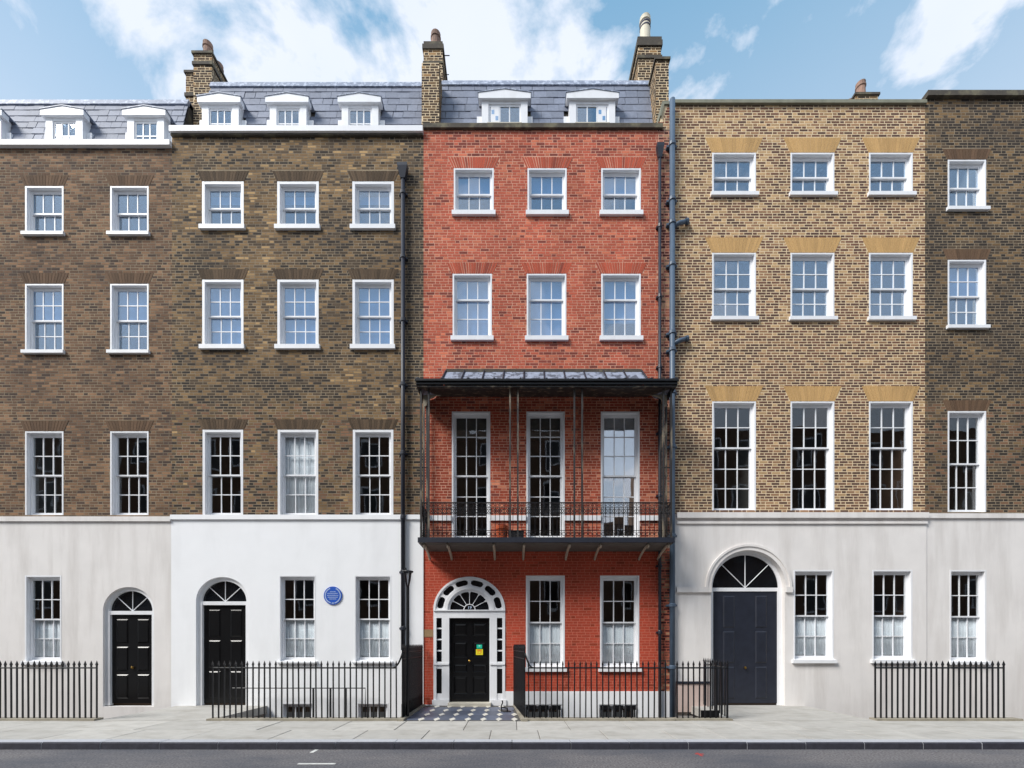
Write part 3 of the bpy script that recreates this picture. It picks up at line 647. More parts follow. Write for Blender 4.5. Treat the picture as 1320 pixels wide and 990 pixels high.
for dz in (.52, .62, .7): obj('pot_band', MB().lathe([(.16,0),(.165,.005),(.165,.03),(.16,.035)], (x2,1.42,z2+dz), 16), 'soot_band', ch2)
pot(ch2, x2-.06, 2.0, z2, .14, .5, 'pot_cream')
bpipe = downpipe(red, Xp(850.5,12.4), -.1, -2.3, Zp(207), .042, 'pipe_dark', [Zp(y) for y in (295, 385, 475, 560, 640, 730, 815)], hopper=True, lab='slim black drainpipe with a small hopper at the right edge of the red bricks')
obj('pipe_elbow', MB().tube([(Xp(849),-.1,Zp(199)),(Xp(849),-.12,Zp(194)),(Xp(849.5),-.05,Zp(192))], .06, 8), 'pipe_dark', bpipe)

# --- door and surround
dl = DCX
SUR = MB()                                            # white joinery filling the arched opening, built in layers
def ring_piece(mb, a0, b0, a1, b1, y0, y1, t0=0, t1=math.pi, n=40):
    P = []
    for i in range(n+1):
        t = t0+(t1-t0)*i/n; P.append((math.cos(t), math.sin(t)))
    for (c0, s0), (c1, s1) in zip(P, P[1:]):
        q = [(dl+a0*c0,DSP+b0*s0),(dl+a1*c0,DSP+b1*s0),(dl+a1*c1,DSP+b1*s1),(dl+a0*c1,DSP+b0*s1)]
        mb.prism(q, y0, y1)
FA, FB = .535, .50                                    # fanlight half axes
sur = obj('door_surround', MB(), 'white', red, (DCX, 0, 0))
for args in ((.93, .85, DA-.002, DB-.002, -.03, .16), (.60, .565, .685, .64, -.02, .16), (FA, FB, .599, .564, .03, .16)):
    mb = MB(); ring_piece(mb, *args); obj('arch_moulding', mb, 'white', sur)
# flat band with six lozenge lights: plate pieces between the lights
mb = MB(); LZ = []
for i in range(6):
    LZ.append((math.pi*(i+.5)/6))
def band_pt(t, u): return (dl+(.685+(.93-.685)*u)*math.cos(t), DSP+(.64+(.85-.64)*u)*math.sin(t))
n = 120
def in_loz(t, u):
    for c in LZ:
        hw = .215; dt = abs(t-c)
        if dt < hw:
            e = hw-dt; rr = .1
            hu = .36 if e > rr else .36*math.sqrt(max(0, 1-((rr-e)/rr)**2))
            if abs(u-.5) < hu: return hu
    return 0
for i in range(n):
    t0, t1 = math.pi*i/n, math.pi*(i+1)/n; hu = in_loz((t0+t1)/2, .5)
    segs = [(0, 1)] if not hu else [(0, .5-hu), (.5+hu, 1)]
    for u0, u1 in segs: mb.prism([band_pt(t0,u0), band_pt(t0,u1), band_pt(t1,u1), band_pt(t1,u0)], 0., .08)
obj('arch_panel', mb, 'white', sur)
for c in LZ:
    mb = MB(); N_ = 8
    for i in range(N_):
        t0, t1 = c-.22+.44*i/N_, c-.22+.44*(i+1)/N_
        mb.prism([band_pt(t0,.1), band_pt(t0,.9), band_pt(t1,.9), band_pt(t1,.1)], .05, .054)
    obj('lozenge_pane', mb, 'dark_glass', sur)
# transom, pilasters, jambs, lower panels
zt0, zt1 = Zp(797.5), DSP-.005
mb = MB(); mb.box(dl-DA+.002, dl+DA-.002, -.01, .16, zt0+.02, zt1-.03); mb.box(dl-DA+.003, dl+DA-.003, -.045, .16, zt1-.03, zt1+.002)
obj('transom', mb, 'white', sur)
for sg in (-1, 1):
    X = lambda a, b: sorted((dl+sg*a, dl+sg*b))
    mb = MB()
    a, b = X(Xp(631)-dl, Xp(640.5)-dl); mb.box(a, b, -.012, .17, .0, zt0+.02)               # pilaster beside the door
    a, b = X(Xp(647.5)-dl, DA-.004); mb.box(a, b, -.02, .16, 0, zt0+.02)               # outer jamb
    a, b = X(Xp(640.5)-dl, Xp(647.5)-dl)
    mb.box(a, b, .0, .16, 0, Zp(894)); mb.box(a, b, .0, .16, Zp(862), Zp(853))
    for zz in (810, 824.3, 838.8): mb.box(a, b, .02, .06, Zp(zz+.9), Zp(zz-.9))
    a, b = X(Xp(631)-dl-.0, DA+.03); mb.box(a, b, -.05, -.0201, 0, .16); 
    a, b = X(Xp(631.5)-dl, DA-.01); mb.box(a, b, -.04, -.0205, Zp(857), Zp(855))
    obj('jamb', mb, 'white', sur)
    a, b = X(Xp(640.5)-dl, Xp(647.5)-dl)
    for z0_, z1_ in ((Zp(809), Zp(796)), (Zp(823.4), Zp(811)), (Zp(838), Zp(825.2)), (Zp(853), Zp(839.7))):
        obj('pane', MB().box(a, b, .05, .054, z0_-.02, z1_+.02), 'dark_glass', sur)
    obj('sunk_panel', MB().box(a, b, .03, .05, Zp(894), Zp(862)), 'door', sur)
# fanlight
mb = MB(); hub = .155
for i in range(1, 6):
    t = math.pi*i/6
    p0 = (dl+hub*math.cos(t), .06, DSP+hub*math.sin(t)); p1 = (dl+FA*math.cos(t), .06, DSP+FB*math.sin(t)); mb.tube([p0, p1], .0095, 6)
    q = (dl+FA*.9*math.cos(t), .055, DSP+FB*.9*math.sin(t)); mb.tube([q, p1], [.012, .035], 6)
mb.tube([(dl+hub*math.cos(math.pi*i/16), .06, DSP+hub*math.sin(math.pi*i/16)) for i in range(17)], .012, 6)
fan = obj('fanlight', mb, 'white', red, (dl, 0, DSP))
for i in range(6):
    t0, t1 = math.pi*i/6+.01, math.pi*(i+1)/6-.01; m_ = 6
    pts = [(dl+hub*math.cos(t0+(t1-t0)*k/m_), DSP+hub*math.sin(t0+(t1-t0)*k/m_)) for k in range(m_+1)]; pts2 = [(dl+FA*math.cos(t0+(t1-t0)*k/m_), DSP+FB*math.sin(t0+(t1-t0)*k/m_)) for k in range(m_+1)]
    mb = MB()
    for k in range(m_): mb.prism([pts[k], pts2[k], pts2[k+1], pts[k+1]], .075, .08)
    obj('pane', mb, 'dark_glass', fan)
mb = MB(); mb.prism([(dl+hub*math.cos(math.pi*k/12), DSP+hub*math.sin(math.pi*k/12)) for k in range(13)], .075, .08); obj('pane', mb, 'dark_glass', fan)
tcu = bpy.data.curves.new('house_number', 'FONT'); tcu.body = '19'; tcu.size = .12; tcu.align_x = 'CENTER'; tcu.extrude = .003; tcu.materials.append(M['plaque_white'])
_t = bpy.data.objects.new('house_number', tcu); COL.objects.link(_t)
_m = bpy.data.meshes.new_from_object(_t.evaluated_get(bpy.context.evaluated_depsgraph_get())); bpy.data.objects.remove(_t)
place('house_number', _m, fan, (dl+.0, .07, DSP+.025), (R(90), 0, 0))
# door leaf: rails and stiles proud of six sunk, raised panels
D0, D1, DZ0, DZ1 = Xp(580), Xp(631), Zp(907.5), Zp(797.5)+.02
dr = obj('door', MB().box(D0, D1, .10, .14, DZ0, DZ1), 'door', red, (dl, .1, DZ0))
rows = [(803, 820), (827, 848), (856, 867), (872, 895)]
cols_ = [(584.5, 602), (609, 627)]
mb = MB(); zc = [DZ1]+[z for a, b in rows for z in (Zp(a), Zp(b))]+[DZ0]
for i in range(0, len(zc), 2): mb.box(D0, D1, .075, .1, zc[i+1], zc[i])
for a, b in ((580, 584.5), (602, 609), (627, 631)):
    for ra, rb in rows: mb.box(Xp(a), Xp(b), .0755, .1, Zp(rb), Zp(ra))
obj('door_frame', mb, 'door', dr)
for ra, rb in rows:
    for ca, cb in cols_:
        x0, x1, z0, z1 = Xp(ca)+.012, Xp(cb)-.012, Zp(rb)+.012, Zp(ra)-.012; e = .05 if z1-z0 > .3 else .035
        mb = MB().add([(x0,.098,z0),(x1,.098,z0),(x1,.098,z1),(x0,.098,z1),(x0+e,.08,z0+e),(x1-e,.08,z0+e),(x1-e,.08,z1-e),(x0+e,.08,z1-e)], [(0,1,5,4),(1,2,6,5),(2,3,7,6),(3,0,4,7),(4,5,6,7)])
        mb.tube([(x0,.085,z0),(x1,.085,z0)], .011, 5); mb.tube([(x0,.085,z1),(x1,.085,z1)], .011, 5)
        obj('door_panel', mb, 'door', dr)
obj('door_knob', MB().tube([(Xp(605),.076,Zp(852)),(Xp(605),.04,Zp(852)),(Xp(605),.03,Zp(852)),(Xp(605),.01,Zp(852)),(Xp(605),.0,Zp(852))], [.015,.012,.034,.034,.016], 10), 'brass', dr, smooth=True)
gn = obj('notice', MB().box(Xp(614.2), Xp(621.2), .068, .071, Zp(836), Zp(831)), 'green_notice', dr); gn['label'] = 'small green notice on the door'
yn = obj('notice', MB().box(Xp(613.2), Xp(622.3), .067, .07, Zp(844.3), Zp(837)), 'yellow_notice', dr); yn['label'] = 'yellow notice on the door'
obj('notice_print', MB().box(Xp(616.8), Xp(618.8), .0665, .0679, Zp(833.2), Zp(832)), 'pale_print', dr)
obj('notice_print', MB().box(Xp(615.), Xp(620.6), .0655, .0669, Zp(839.4), Zp(837.6)).box(Xp(615), Xp(616.6), .0655, .0669, Zp(841), Zp(840)).box(Xp(618.6), Xp(621), .0655, .0669, Zp(841), Zp(840)).box(Xp(615), Xp(620), .0655, .0669, Zp(842.6), Zp(842)), 'orange_print', dr)
obj('hall_backdrop', MB().box(dl-DA, dl+DA, .19, .205, -.02, DSP+DB), 'door', red)

# ================================================================== VERANDAH BALCONY
BP = .95; BD = DIST-BP; BY = -BP
bx0, bx1 = Xp(540.5, BD), Xp(867.5, BD); bz = Zp(694.5, BD)
bal = thing('balcony', ((bx0+bx1)/2, -.5, bz), 'black iron verandah balcony with slim paired posts and lead canopy on the red house', 'balcony')
obj('floor_slab', MB().prismx([(BY,bz-.09),(BY,bz),(-.002,bz),(-.002,bz-.13),(BY+.1,bz-.13)], bx0, bx1), 'slab_stone', bal)
obj('floor_edge', MB().box(bx0-.03, bx1+.03, BY-.05, BY-.001, bz-.10, bz+.025).box(bx0-.03, bx0-.001, BY, -.01, bz-.1, bz+.025).box(bx1+.001, bx1+.03, BY, -.01, bz-.1, bz+.025), 'pipe_dark', bal)
for px in (547, 577, 636.5, 675.5, 734, 774, 835, 861):
    x = Xp(px, BD+.1)
    path = []
    for i in range(9):
        t = i/8; path.append((x, BY+.1+.78*t**1.0, bz-.14-.19*t**1.6))
    mb = MB().tube(path, .034, 6).tube([(x,BY+.06,bz-.12),(x,BY+.03,bz-.17),(x,BY+.08,bz-.205),(x,BY+.13,bz-.17)], .026, 6)
    mb.tube([(x,-.1,bz-.33),(x,-.06,bz-.36),(x,-.02,bz-.34)], .028, 6)
    obj('bracket', mb, 'bracket', bal, smooth=True)
# railing
rt, rb = Zp(648.5, BD), bz+.05
zb1, zb2 = Zp(654.5, BD), Zp(662.5, BD); zb3 = Zp(684, BD)
def side_pts(): return [((bx0+.02, BY+.02), (bx1-.02, BY+.02)), ((bx0+.02, BY+.03), (bx0+.02, -.03)), ((bx1-.02, BY+.03), (bx1-.02, -.03))]
def rail_bar(p0, p1, z, hgt=.022, wd=.024):
    mb = MB()
    if abs(p0[0]-p1[0]) > .1: mb.box(p0[0], p1[0], p0[1]-wd/2, p0[1]+wd/2, z, z+hgt)
    else: mb.box(p0[0]-wd/2, p0[0]+wd/2, p0[1], p1[1], z, z+hgt)
    return mb
bh = round(rt-rb, 4)
bmesh_ = mesh_of(MB().box(-.007, .007, -.007, .007, 0, bh), 'railing_bar', 'iron')
SCR = MB()
for p0, p1 in side_pts():
    obj('top_rail', rail_bar(p0, p1, rt, .024, .04), 'iron', bal)
    for z in (zb1, zb2, zb3, rb-.02): obj('rail', rail_bar(p0, p1, z, .012, .016), 'iron', bal)
    L_ = math.hypot(p1[0]-p0[0], p1[1]-p0[1]); n = round(L_/.112)
    for i in range(n+1):
        t = i/n; x, y = p0[0]+(p1[0]-p0[0])*t, p0[1]+(p1[1]-p0[1])*t
        place('railing_bar', bmesh_, bal, (x, y, rb))
        if i == n: continue
        t2 = (i+.5)/n; xc, yc = p0[0]+(p1[0]-p0[0])*t2, p0[1]+(p1[1]-p0[1])*t2; ux, uy = (p1[0]-p0[0])/L_, (p1[1]-p0[1])/L_
        for zc, rr in (((zb1+zb2)/2, .052), ((rt+zb1)/2+.005, .036), ((rb+zb3)/2, .045)):
            SCR.tube([(xc+ux*rr*math.cos(a), yc+uy*rr*math.cos(a), zc+rr*math.sin(a)) for a in [2*math.pi*k/8 for k in range(8)]], .0065, 4, closed=True)
            if rr == .052:
                for sg in (-1, 1): SCR.tube([(xc-ux*.055, yc-uy*.055, zc-sg*.07), (xc, yc, zc), (xc+ux*.055, yc+uy*.055, zc+sg*.07)], .0065, 4)
stuff(obj('scrollwork', SCR, 'iron', bal))
# paired posts to the canopy
CP = 1.05; CD = DIST-CP; cz0, cz1 = Zp(497, CD), Zp(490.5, CD)
pm = mesh_of(MB().box(-.022, .022, -.022, .022, 0, cz0-bz+.02).box(-.026, .026, -.026, .026, 0, .05).box(-.024, .024, -.024, .024, cz0-bz-.05, cz0-bz-.02), 'post', 'iron_worn')
for px in (542.5, 552.5, 657.5, 667.5, 740.5, 750.5, 855.5, 865.5): place('post', pm, bal, (Xp(px, BD), BY+.02, bz))
for px in (542.5, 865.5):
    for yy in (-.55, -.12): place('post', pm, bal, (Xp(px, BD), yy, bz))
# slim lattice rings between the paired posts
mb = MB()
for px in (547.5, 662.5, 745.5, 860.5):
    x = Xp(px, BD)
    mb.box(x-.1, x+.1, BY+.012, BY+.028, rt+.9, rt+.914)
# spandrel scrolls at the ends
obj('post_tie', mb, 'iron', bal)
# canopy: concave lead roof with rolls
cx0, cx1 = Xp(536.5, CD), Xp(873, CD)
prof = [(-CP, 8.34, 0.), (-.8, 8.42, .25), (-.5, 8.56, .42), (-.33, 8.72, .52), (-.18, 8.93, .56), (-.012, 9.16, .6)]
prof = [(y, z+(cz1-8.3)*(1-i/5), q) for i, (y, z, q) in enumerate(prof)]
seam = [0.]+[.095+.81*k/8 for k in range(9)]+[1.]
def cpt(j, t): y, z, q = prof[j]; return (cx0+q+(cx1-cx0-2*q)*t, y, z)
for k in range(len(seam)-1):
    mb = MB()
    for j in range(len(prof)-1):
        a, b, c, d = cpt(j, seam[k]), cpt(j, seam[k+1]), cpt(j+1, seam[k+1]), cpt(j+1, seam[k]); mb.quad(a, b, c, d)
        dn = lambda p: (p[0], p[1], p[2]-.02); mb.quad(dn(d), dn(c), dn(b), dn(a))
    obj('lead_panel', mb, 'lead_roof', bal, smooth=False)
mb = MB()
for sg, xx in ((1, cx0), (-1, cx1)):
    for j in range(len(prof)-1):
        (y, z, q), (y2, z2, q2) = prof[j], prof[j+1]
        mb.quad((xx+sg*q,y,z), (xx+sg*q2,y2,z2), (xx+sg*.0,y2,prof[0][1]), (xx+sg*0,y,prof[0][1])) if False else None
        mb.quad((xx+sg*q,y,z), (xx+sg*q2,y2,z2), (xx+sg*q2,-.01,z2), (xx+sg*q,-.01,z))
obj('canopy_hip', mb, 'lead_roof', bal)
for k in range(1, len(seam)-1):
    t = seam[k]; obj('lead_roll', MB().tube([(cpt(j, t)[0], cpt(j, t)[1]-.012, cpt(j, t)[2]+.012) for j in range(len(prof))], .022, 6), 'pipe_dark', bal, smooth=True)
for t in (0, 1): obj('lead_roll', MB().tube([(cpt(j, t)[0], cpt(j, t)[1]-.01, cpt(j, t)[2]+.01) for j in range(len(prof))], .026, 6), 'pipe_dark', bal, smooth=True)
obj('wall_flashing', MB().box(cx0+.6, cx1-.6, -.04, .0, 9.13, 9.21), 'coping_dark', bal)
obj('fascia', MB().box(cx0, cx1, -CP-.03, -CP, cz0+.02, cz1+.005).box(cx0-.02, cx1+.02, -CP-.07, -CP-.031, cz1-.04, cz1+.012).box(cx0, cx0+.03, -CP+.001, -.02, cz0, cz1+.03).box(cx1-.03, cx1, -CP+.001, -.02, cz0, cz1+.03), 'iron', bal)
obj('soffit', MB().box(cx0+.03, cx1-.03, -CP+.001, -CP+.09, cz0-.03, cz0+.0).add([(cx0+.03,-CP+.09,cz0),(cx1-.03,-CP+.09,cz0),(cx1-.45,-.02,cz1+.15),(cx0+.45,-.02,cz1+.15)], [(0,3,2,1)]), 'iron_worn', bal)  # dark finish chosen to paint in deeper shade under the canopy
for sg, xx in ((1, cx0+.12), (-1, cx1-.12)):
    pts = [(xx, cz0), (xx+sg*.42, cz0)]+[(xx+sg*(.42-.36*math.sin(a)), cz0-.26*(1-math.cos(a))) for a in [math.pi/2*k/6 for k in range(1, 7)]]+[(xx, cz0-.3)]
    if sg > 0: pts = pts[::-1]
    obj('spandrel', MB().prism(pts, -.62, -.58), 'stone', bal)
# pots standing on the balcony
tp = obj('flower_pot', MB().lathe([(.12,0),(.15,.34),(.17,.34),(.17,.43),(.15,.43),(.14,.38)], (Xp(647,12.0),-.5,bz), 18), 'clay', None, (Xp(647,12.0),-.5,bz)); tag(tp, 'terracotta flower pot standing behind the balcony railing left of the middle post pair', 'flower pot')
tp = obj('planter', MB().prismz([(Xp(655.5,12),-.62),(Xp(675,12),-.62),(Xp(675,12),-.4),(Xp(655.5,12),-.4)], bz, bz+.27).box(Xp(655,12), Xp(675.5,12), -.63, -.39, bz+.271, bz+.3), 'dark_planter', None, (Xp(665,12),-.5,bz)); tag(tp, 'low dark planter box on the balcony floor beside the terracotta pot', 'planter')

# ================================================================== NEIGHBOURS
def neighbour_front(h, x0, x1, ztop, zst, ops, bricks_pal, mortar, seed, singles, pick, lint=None, stm='stucco', yst=-.03, arch_ops=()):
    allo = list(ops)+list(arch_ops)
    obj('wall', wall_mesh(x0, x1, zst, ztop, allo, .0008, .21), mortar, h)
    obj('stucco_wall', wall_mesh(x0, x1, -2.45, zst-.001, allo, yst, .21), stm, h)
    cuts = list(allo)
    if lint:
        for o in ops:
            if o.za > zst-.6: cuts.append(Trap((o.xa+o.xb)/2, o.zb, o.zb+lint[0], (o.xb-o.xa)/2+lint[1], (o.xb-o.xa)/2+lint[2]))
    bricks(h, x0, x1, zst, ztop, cuts, bricks_pal, seed, singles, pick)
# ---- left: brown brick over white stucco
LX1, LX0 = HX0, HX0-6.9
ZL = Zp(171)
left = thing('terraced_house', ((LX0+LX1)/2, 0, 0), 'soot-stained brown brick house with white stucco ground floor, left of the red house', 'house', 'terraced houses along the street')
LB = [Xp(481), Xp(481)-2.06, Xp(481)-4.12]
lops = []; lsp = []
for i, bx in enumerate(LB):
    for nm, w, zb, zt in (('top', 1.14, Zp(291), Zp(234)), ('second', 1.13, Zp(445), Zp(360.5)), ('first', 1.11, Zp(664), Zp(554))):
        lops.append(Rect(bx-w/2, bx+w/2, zb, zt)); lsp.append((nm, bx, w, zb, zt, i))
    if i < 2:
        w = 1.0; lops.append(Rect(bx-w/2, bx+w/2, Zp(852), Zp(742))); lsp.append(('ground', bx, w, Zp(852), Zp(742), i))
        lops.append(Rect(bx-.43, bx+.43, -1.4, Zp(906))); lsp.append(('base', bx, .86, -1.4, Zp(906), i))
ldoor = Arch(LB[2], .72, -.02, Zp(775), .66)
ZST = Zp(666)
neighbour_front(left, LX0, LX1, ZL-.08, ZST, lops, pal_brown, 'mortar_brown', 41, 300-9*17, lambda x, z: x > -6 and z < 12, (.29, .02, .14), arch_ops=[ldoor])
for s in lsp:
    nm, bx, w, zb, zt, i = s
    if nm == 'top': window(left, bx, zb, zt, w, 1, 1, gl='glass_sky', liner=.07, stile=.05, blind=('blind', .7, .9))
    elif nm == 'second': window(left, bx, zb, zt, w, 2, 2, gl='glass_sky', liner=.065, stile=.05, sillw=.05, blind=('blind', 0., 1.))
    elif nm == 'first': window(left, bx, zb, zt, w, 2, 2, liner=.065, stile=.05, sill=0, **({'curtain': (0., 1.)} if i == 1 else {}))
    elif nm == 'ground': window(left, bx, zb, zt, w, 2, 2, liner=.03, stile=.04, sill=.06, curtain=(0., .5), y=-.03)
    else: window(left, bx, zb, zt, w, 1, 1, liner=.03, sill=.08, y=-.03)
    if nm in ('top', 'second', 'first'): voussoirs(left, bx, zt, .29, w/2+.02, w/2+.14, 17, lambda x, z, r: [v*k for k in [1+(r.random()-.5)*.3] for v in (92, 76, 60)], int(bx*90+zt*11), even=True)
obj('string_course', MB().box(LX0, LX1-.02, -.075, -.031, ZST-.09, ZST+.035), 'stucco', left)
obj('coping', MB().box(LX0, LX1-.004, -.12, .3, ZL-.08, ZL+.07), 'white', left)
obj('coping', MB().box(LX0, LX1-.004, -.06, .2, ZL-.13, ZL-.081), 'coping_dark', left)
shell(left, LX0, LX1, ZL, [Zp(905), ZST+.02, Zp(470), Zp(315)])
mansard(left, LX0+.35, Xp(544.5,12.95), .42, ZL-.3, 1.1, Zp(109,13.6), [(Xp(464,13.05)-.5, Xp(464,13.05)+.5, Zp(124,13)), (Xp(464,13.05)-.5-2.06, Xp(464,13.05)+.5-2.06, Zp(124,13)), (Xp(464,13.05)-.5-4.0, Xp(464,13.05)+.5-4.0, Zp(124,13))], 51, row=.27, sw=.32)
for k in range(3): dormer(left, Xp(464,13.05)-(0, 2.06, 4.0)[k], 15.75, 1.05, Zp(126,13.05), .55, 1.15)
def front_door(h, dcx, a, zs, b, nm_col, y=0.):
    op = [h]
    mb = MB()
    n = 24
    for i in range(n):
        t0, t1 = math.pi*i/n, math.pi*(i+1)/n
        mb.prism([(dcx+(a-.1)*math.cos(t0),zs+(b-.1)*math.sin(t0)),(dcx+a*math.cos(t0),zs+b*math.sin(t0)),(dcx+a*math.cos(t1),zs+b*math.sin(t1)),(dcx+(a-.1)*math.cos(t1),zs+(b-.1)*math.sin(t1))], .04+y, .16)
    mb.box(dcx-a, dcx-a+.12, .04+y, .16, 0, zs); mb.box(dcx+a-.12, dcx+a, .04+y, .16, 0, zs); mb.box(dcx-a+.12, dcx+a-.12, .05+y, .16, zs-.1, zs)
    s = obj('door_surround', mb, 'white', h)
    mb = MB().prism([(dcx+(a-.09)*math.cos(math.pi*k/16), zs+(b-.09)*math.sin(math.pi*k/16)) for k in range(17)], .12, .125); obj('fanlight', mb, 'dark_glass', h)
    mb = MB()
    for k in range(1, 4):
        t = math.pi*k/4; mb.tube([(dcx,.11,zs),(dcx+(a-.1)*math.cos(t),.11,zs+(b-.1)*math.sin(t))], .012, 5)
    obj('glazing_bar', mb, 'white', h)
    d = obj('door', MB().box(dcx-a+.12, dcx+a-.12, .12, .16, .05, zs-.1), nm_col, h)
    for i in range(2):
        for k in range(3):
            x = dcx+(-1 if i == 0 else 1)*(a-.12)/2; hh = (zs-.3)/3
            x0, x1, z0, z1 = x-.16, x+.16, .18+k*hh, .18+k*hh+hh-.1
            obj('door_panel', MB().add([(x0,.119,z0),(x1,.119,z0),(x1,.119,z1),(x0,.119,z1),(x0+.03,.1,z0+.03),(x1-.03,.1,z0+.03),(x1-.03,.1,z1-.03),(x0+.03,.1,z1-.03)], [(0,1,5,4),(1,2,6,5),(2,3,7,6),(3,0,4,7),(4,5,6,7)]), nm_col, d)
    obj('door_knob', MB().lathe([(.01,0),(.035,.02),(.035,.05),(.01,.07)], (dcx, .09, 1.0), 10), 'brass', d)
front_door(left, LB[2], .72, Zp(775), .66, 'door')
downpipe(left, Xp(519.5,12.4), -.1, Zp(838), Zp(234), .058, 'pipe_dark', [Zp(y) for y in (253, 335, 416, 498, 586, 668, 738, 810)], hopper=True, lab='tall dark drainpipe with tapered hopper head on the soot-stained brown brick wall')
bricks(left, LX1-.002, LX1-.001, ZST, ZST+.1, [], pal_brown, 3) if False else None

# ---- right: yellow stock brick over weathered stucco with an arched doorway
RX0, RX1 = HX1, HX1+6.9
ZR = Zp(136)
right = thing('terraced_house', ((RX0+RX1)/2, 0, 0), 'yellow stock brick house with pale arched ground floor, right of the red house', 'house', 'terraced houses along the street')
RW = 1.2; RB = [Xp(918)+RW/2, Xp(918)+RW/2+2.15, Xp(918)+RW/2+4.3]
rops = []; rsp = []
for i, bx in enumerate(RB):
    for nm, zb, zt in (('top', Zp(249), Zp(197)), ('second', Zp(409), Zp(326)), ('first', Zp(658), Zp(517.5))):
        rops.append(Rect(bx-RW/2, bx+RW/2, zb, zt)); rsp.append((nm, bx, zb, zt, i))
    if i: rops.append(Rect(bx-.55, bx+.55, Zp(850), Zp(735))); rsp.append(('ground', bx, Zp(850), Zp(735), i))
RA = Arch(Xp(963), Xp(963)-Xp(915.5), -.02, Zp(757), 1.0)
ZRS = Zp(663)
neighbour_front(right, RX0, RX1, ZR, ZRS, rops, pal_yellow, 'mortar_yellow', 61, 300-9*15, lambda x, z: x < 6.5 and 5 < z, (.42, .01, .2), 'stucco_old', -.05, [RA])
for s in rsp:
    nm, bx, zb, zt, i = s
    if nm == 'ground': window(right, bx, zb, zt, 1.1, 2, 2, sill=.1, y=-.05, curtain=(0., .5)); continue
    window(right, bx, zb, zt, RW, 1 if nm == 'top' else 2, 1 if nm == 'top' else 2 if nm == 'second' else 3, meet=.5 if nm != 'first' else .6, gl='glass_sky' if nm != 'first' else 'glass', sill=.11 if nm != 'first' else .0)
    voussoirs(right, bx, zt, .42, RW/2+.01, RW/2+.2, 15, lambda x, z, r: [v*k for k in [1+(r.random()-.5)*.08] for v in (196, 158, 106)], int(bx*70+zt*5), jm='buff', even=True)
obj('coping', MB().box(RX0, RX1, -.07, .35, ZR, ZR+.09), 'coping_green', right)
obj('string_course', MB().box(RX0+.06, RX1, -.13, -.0505, Zp(669), ZRS+.02), 'stucco_old', right)
obj('string_course', MB().box(RX0+.06, RX1, -.09, -.0505, Zp(676), Zp(673)), 'stucco_old', right)
obj('impost', MB().box(RX0+.06, RA.xa-.004, -.11, -.0505, Zp(764), Zp(757)), 'stucco_old', right)
obj('impost', MB().box(RA.xb+.004, RB[1]-.6, -.11, -.0505, Zp(764), Zp(757)), 'stucco_old', right)
n = 30
for ra_, rb_, y0, y1 in ((RA.a+.001, RA.a+.10, -.085, -.0505), (RA.a+.101, RA.a+.16, -.11, -.0505)):
    mb = MB(); q = lambda rr, t: (RA.cx+rr*math.cos(t), RA.sp+(rr-RA.a+RA.b)*math.sin(t))
    for i in range(n):
        t0, t1 = math.pi*i/n, math.pi*(i+1)/n; mb.prism([q(ra_,t0), q(rb_,t0), q(rb_,t1), q(ra_,t1)], y0, y1)
    obj('arch_moulding', mb, 'stucco_old', right)
front_door(right, RA.cx, RA.a, RA.sp, RA.b, 'pipe_dark', .05)
obj('plinth_band', MB().box(RX0+.05, RA.xa-.05, -.14, -.051, Zp(917), Zp(881)), 'pink_stone', right)
obj('plinth_top', MB().box(RX0+.05, RA.xa-.05, -.17, -.051, Zp(880.5), Zp(878)), 'pipe_dark', right)
shell(right, RX0, RX1, ZR, [Zp(905), ZRS+.02, Zp(450), Zp(290)])
obj('gutter_roof', MB().box(RX0+.1, RX1-.1, .35, 1.4, ZR-.5, ZR-.4), 'lead', right)
xb_ = Xp(867, 12.35)
bp_ = downpipe(right, xb_, -.13, -2.3, Zp(127.5,12.35), .074, 'pipe_blue', [Zp(y, 12.35) for y in (185, 256, 286, 340, 428, 450, 505, 575, 690, 780, 860)], lab='wide blue grey drainpipe with two stub branches rising above the parapet', n=12)
for y in (289, 441):
    obj('branch', MB().tube([(xb_+.02,-.13,Zp(y+2,12.35)),(xb_+.2,-.12,Zp(y-3,12.35)),(xb_+.42,-.08,Zp(y-7,12.35)),(xb_+.45,0,Zp(y-8,12.35))], .058, 10), 'pipe_blue', bp_, smooth=True)
    obj('branch_collar', MB().tube([(xb_+.38,-.09,Zp(y-6.2,12.35)),(xb_+.44,-.08,Zp(y-7.4,12.35))], .072, 10), 'pipe_blue', bp_)

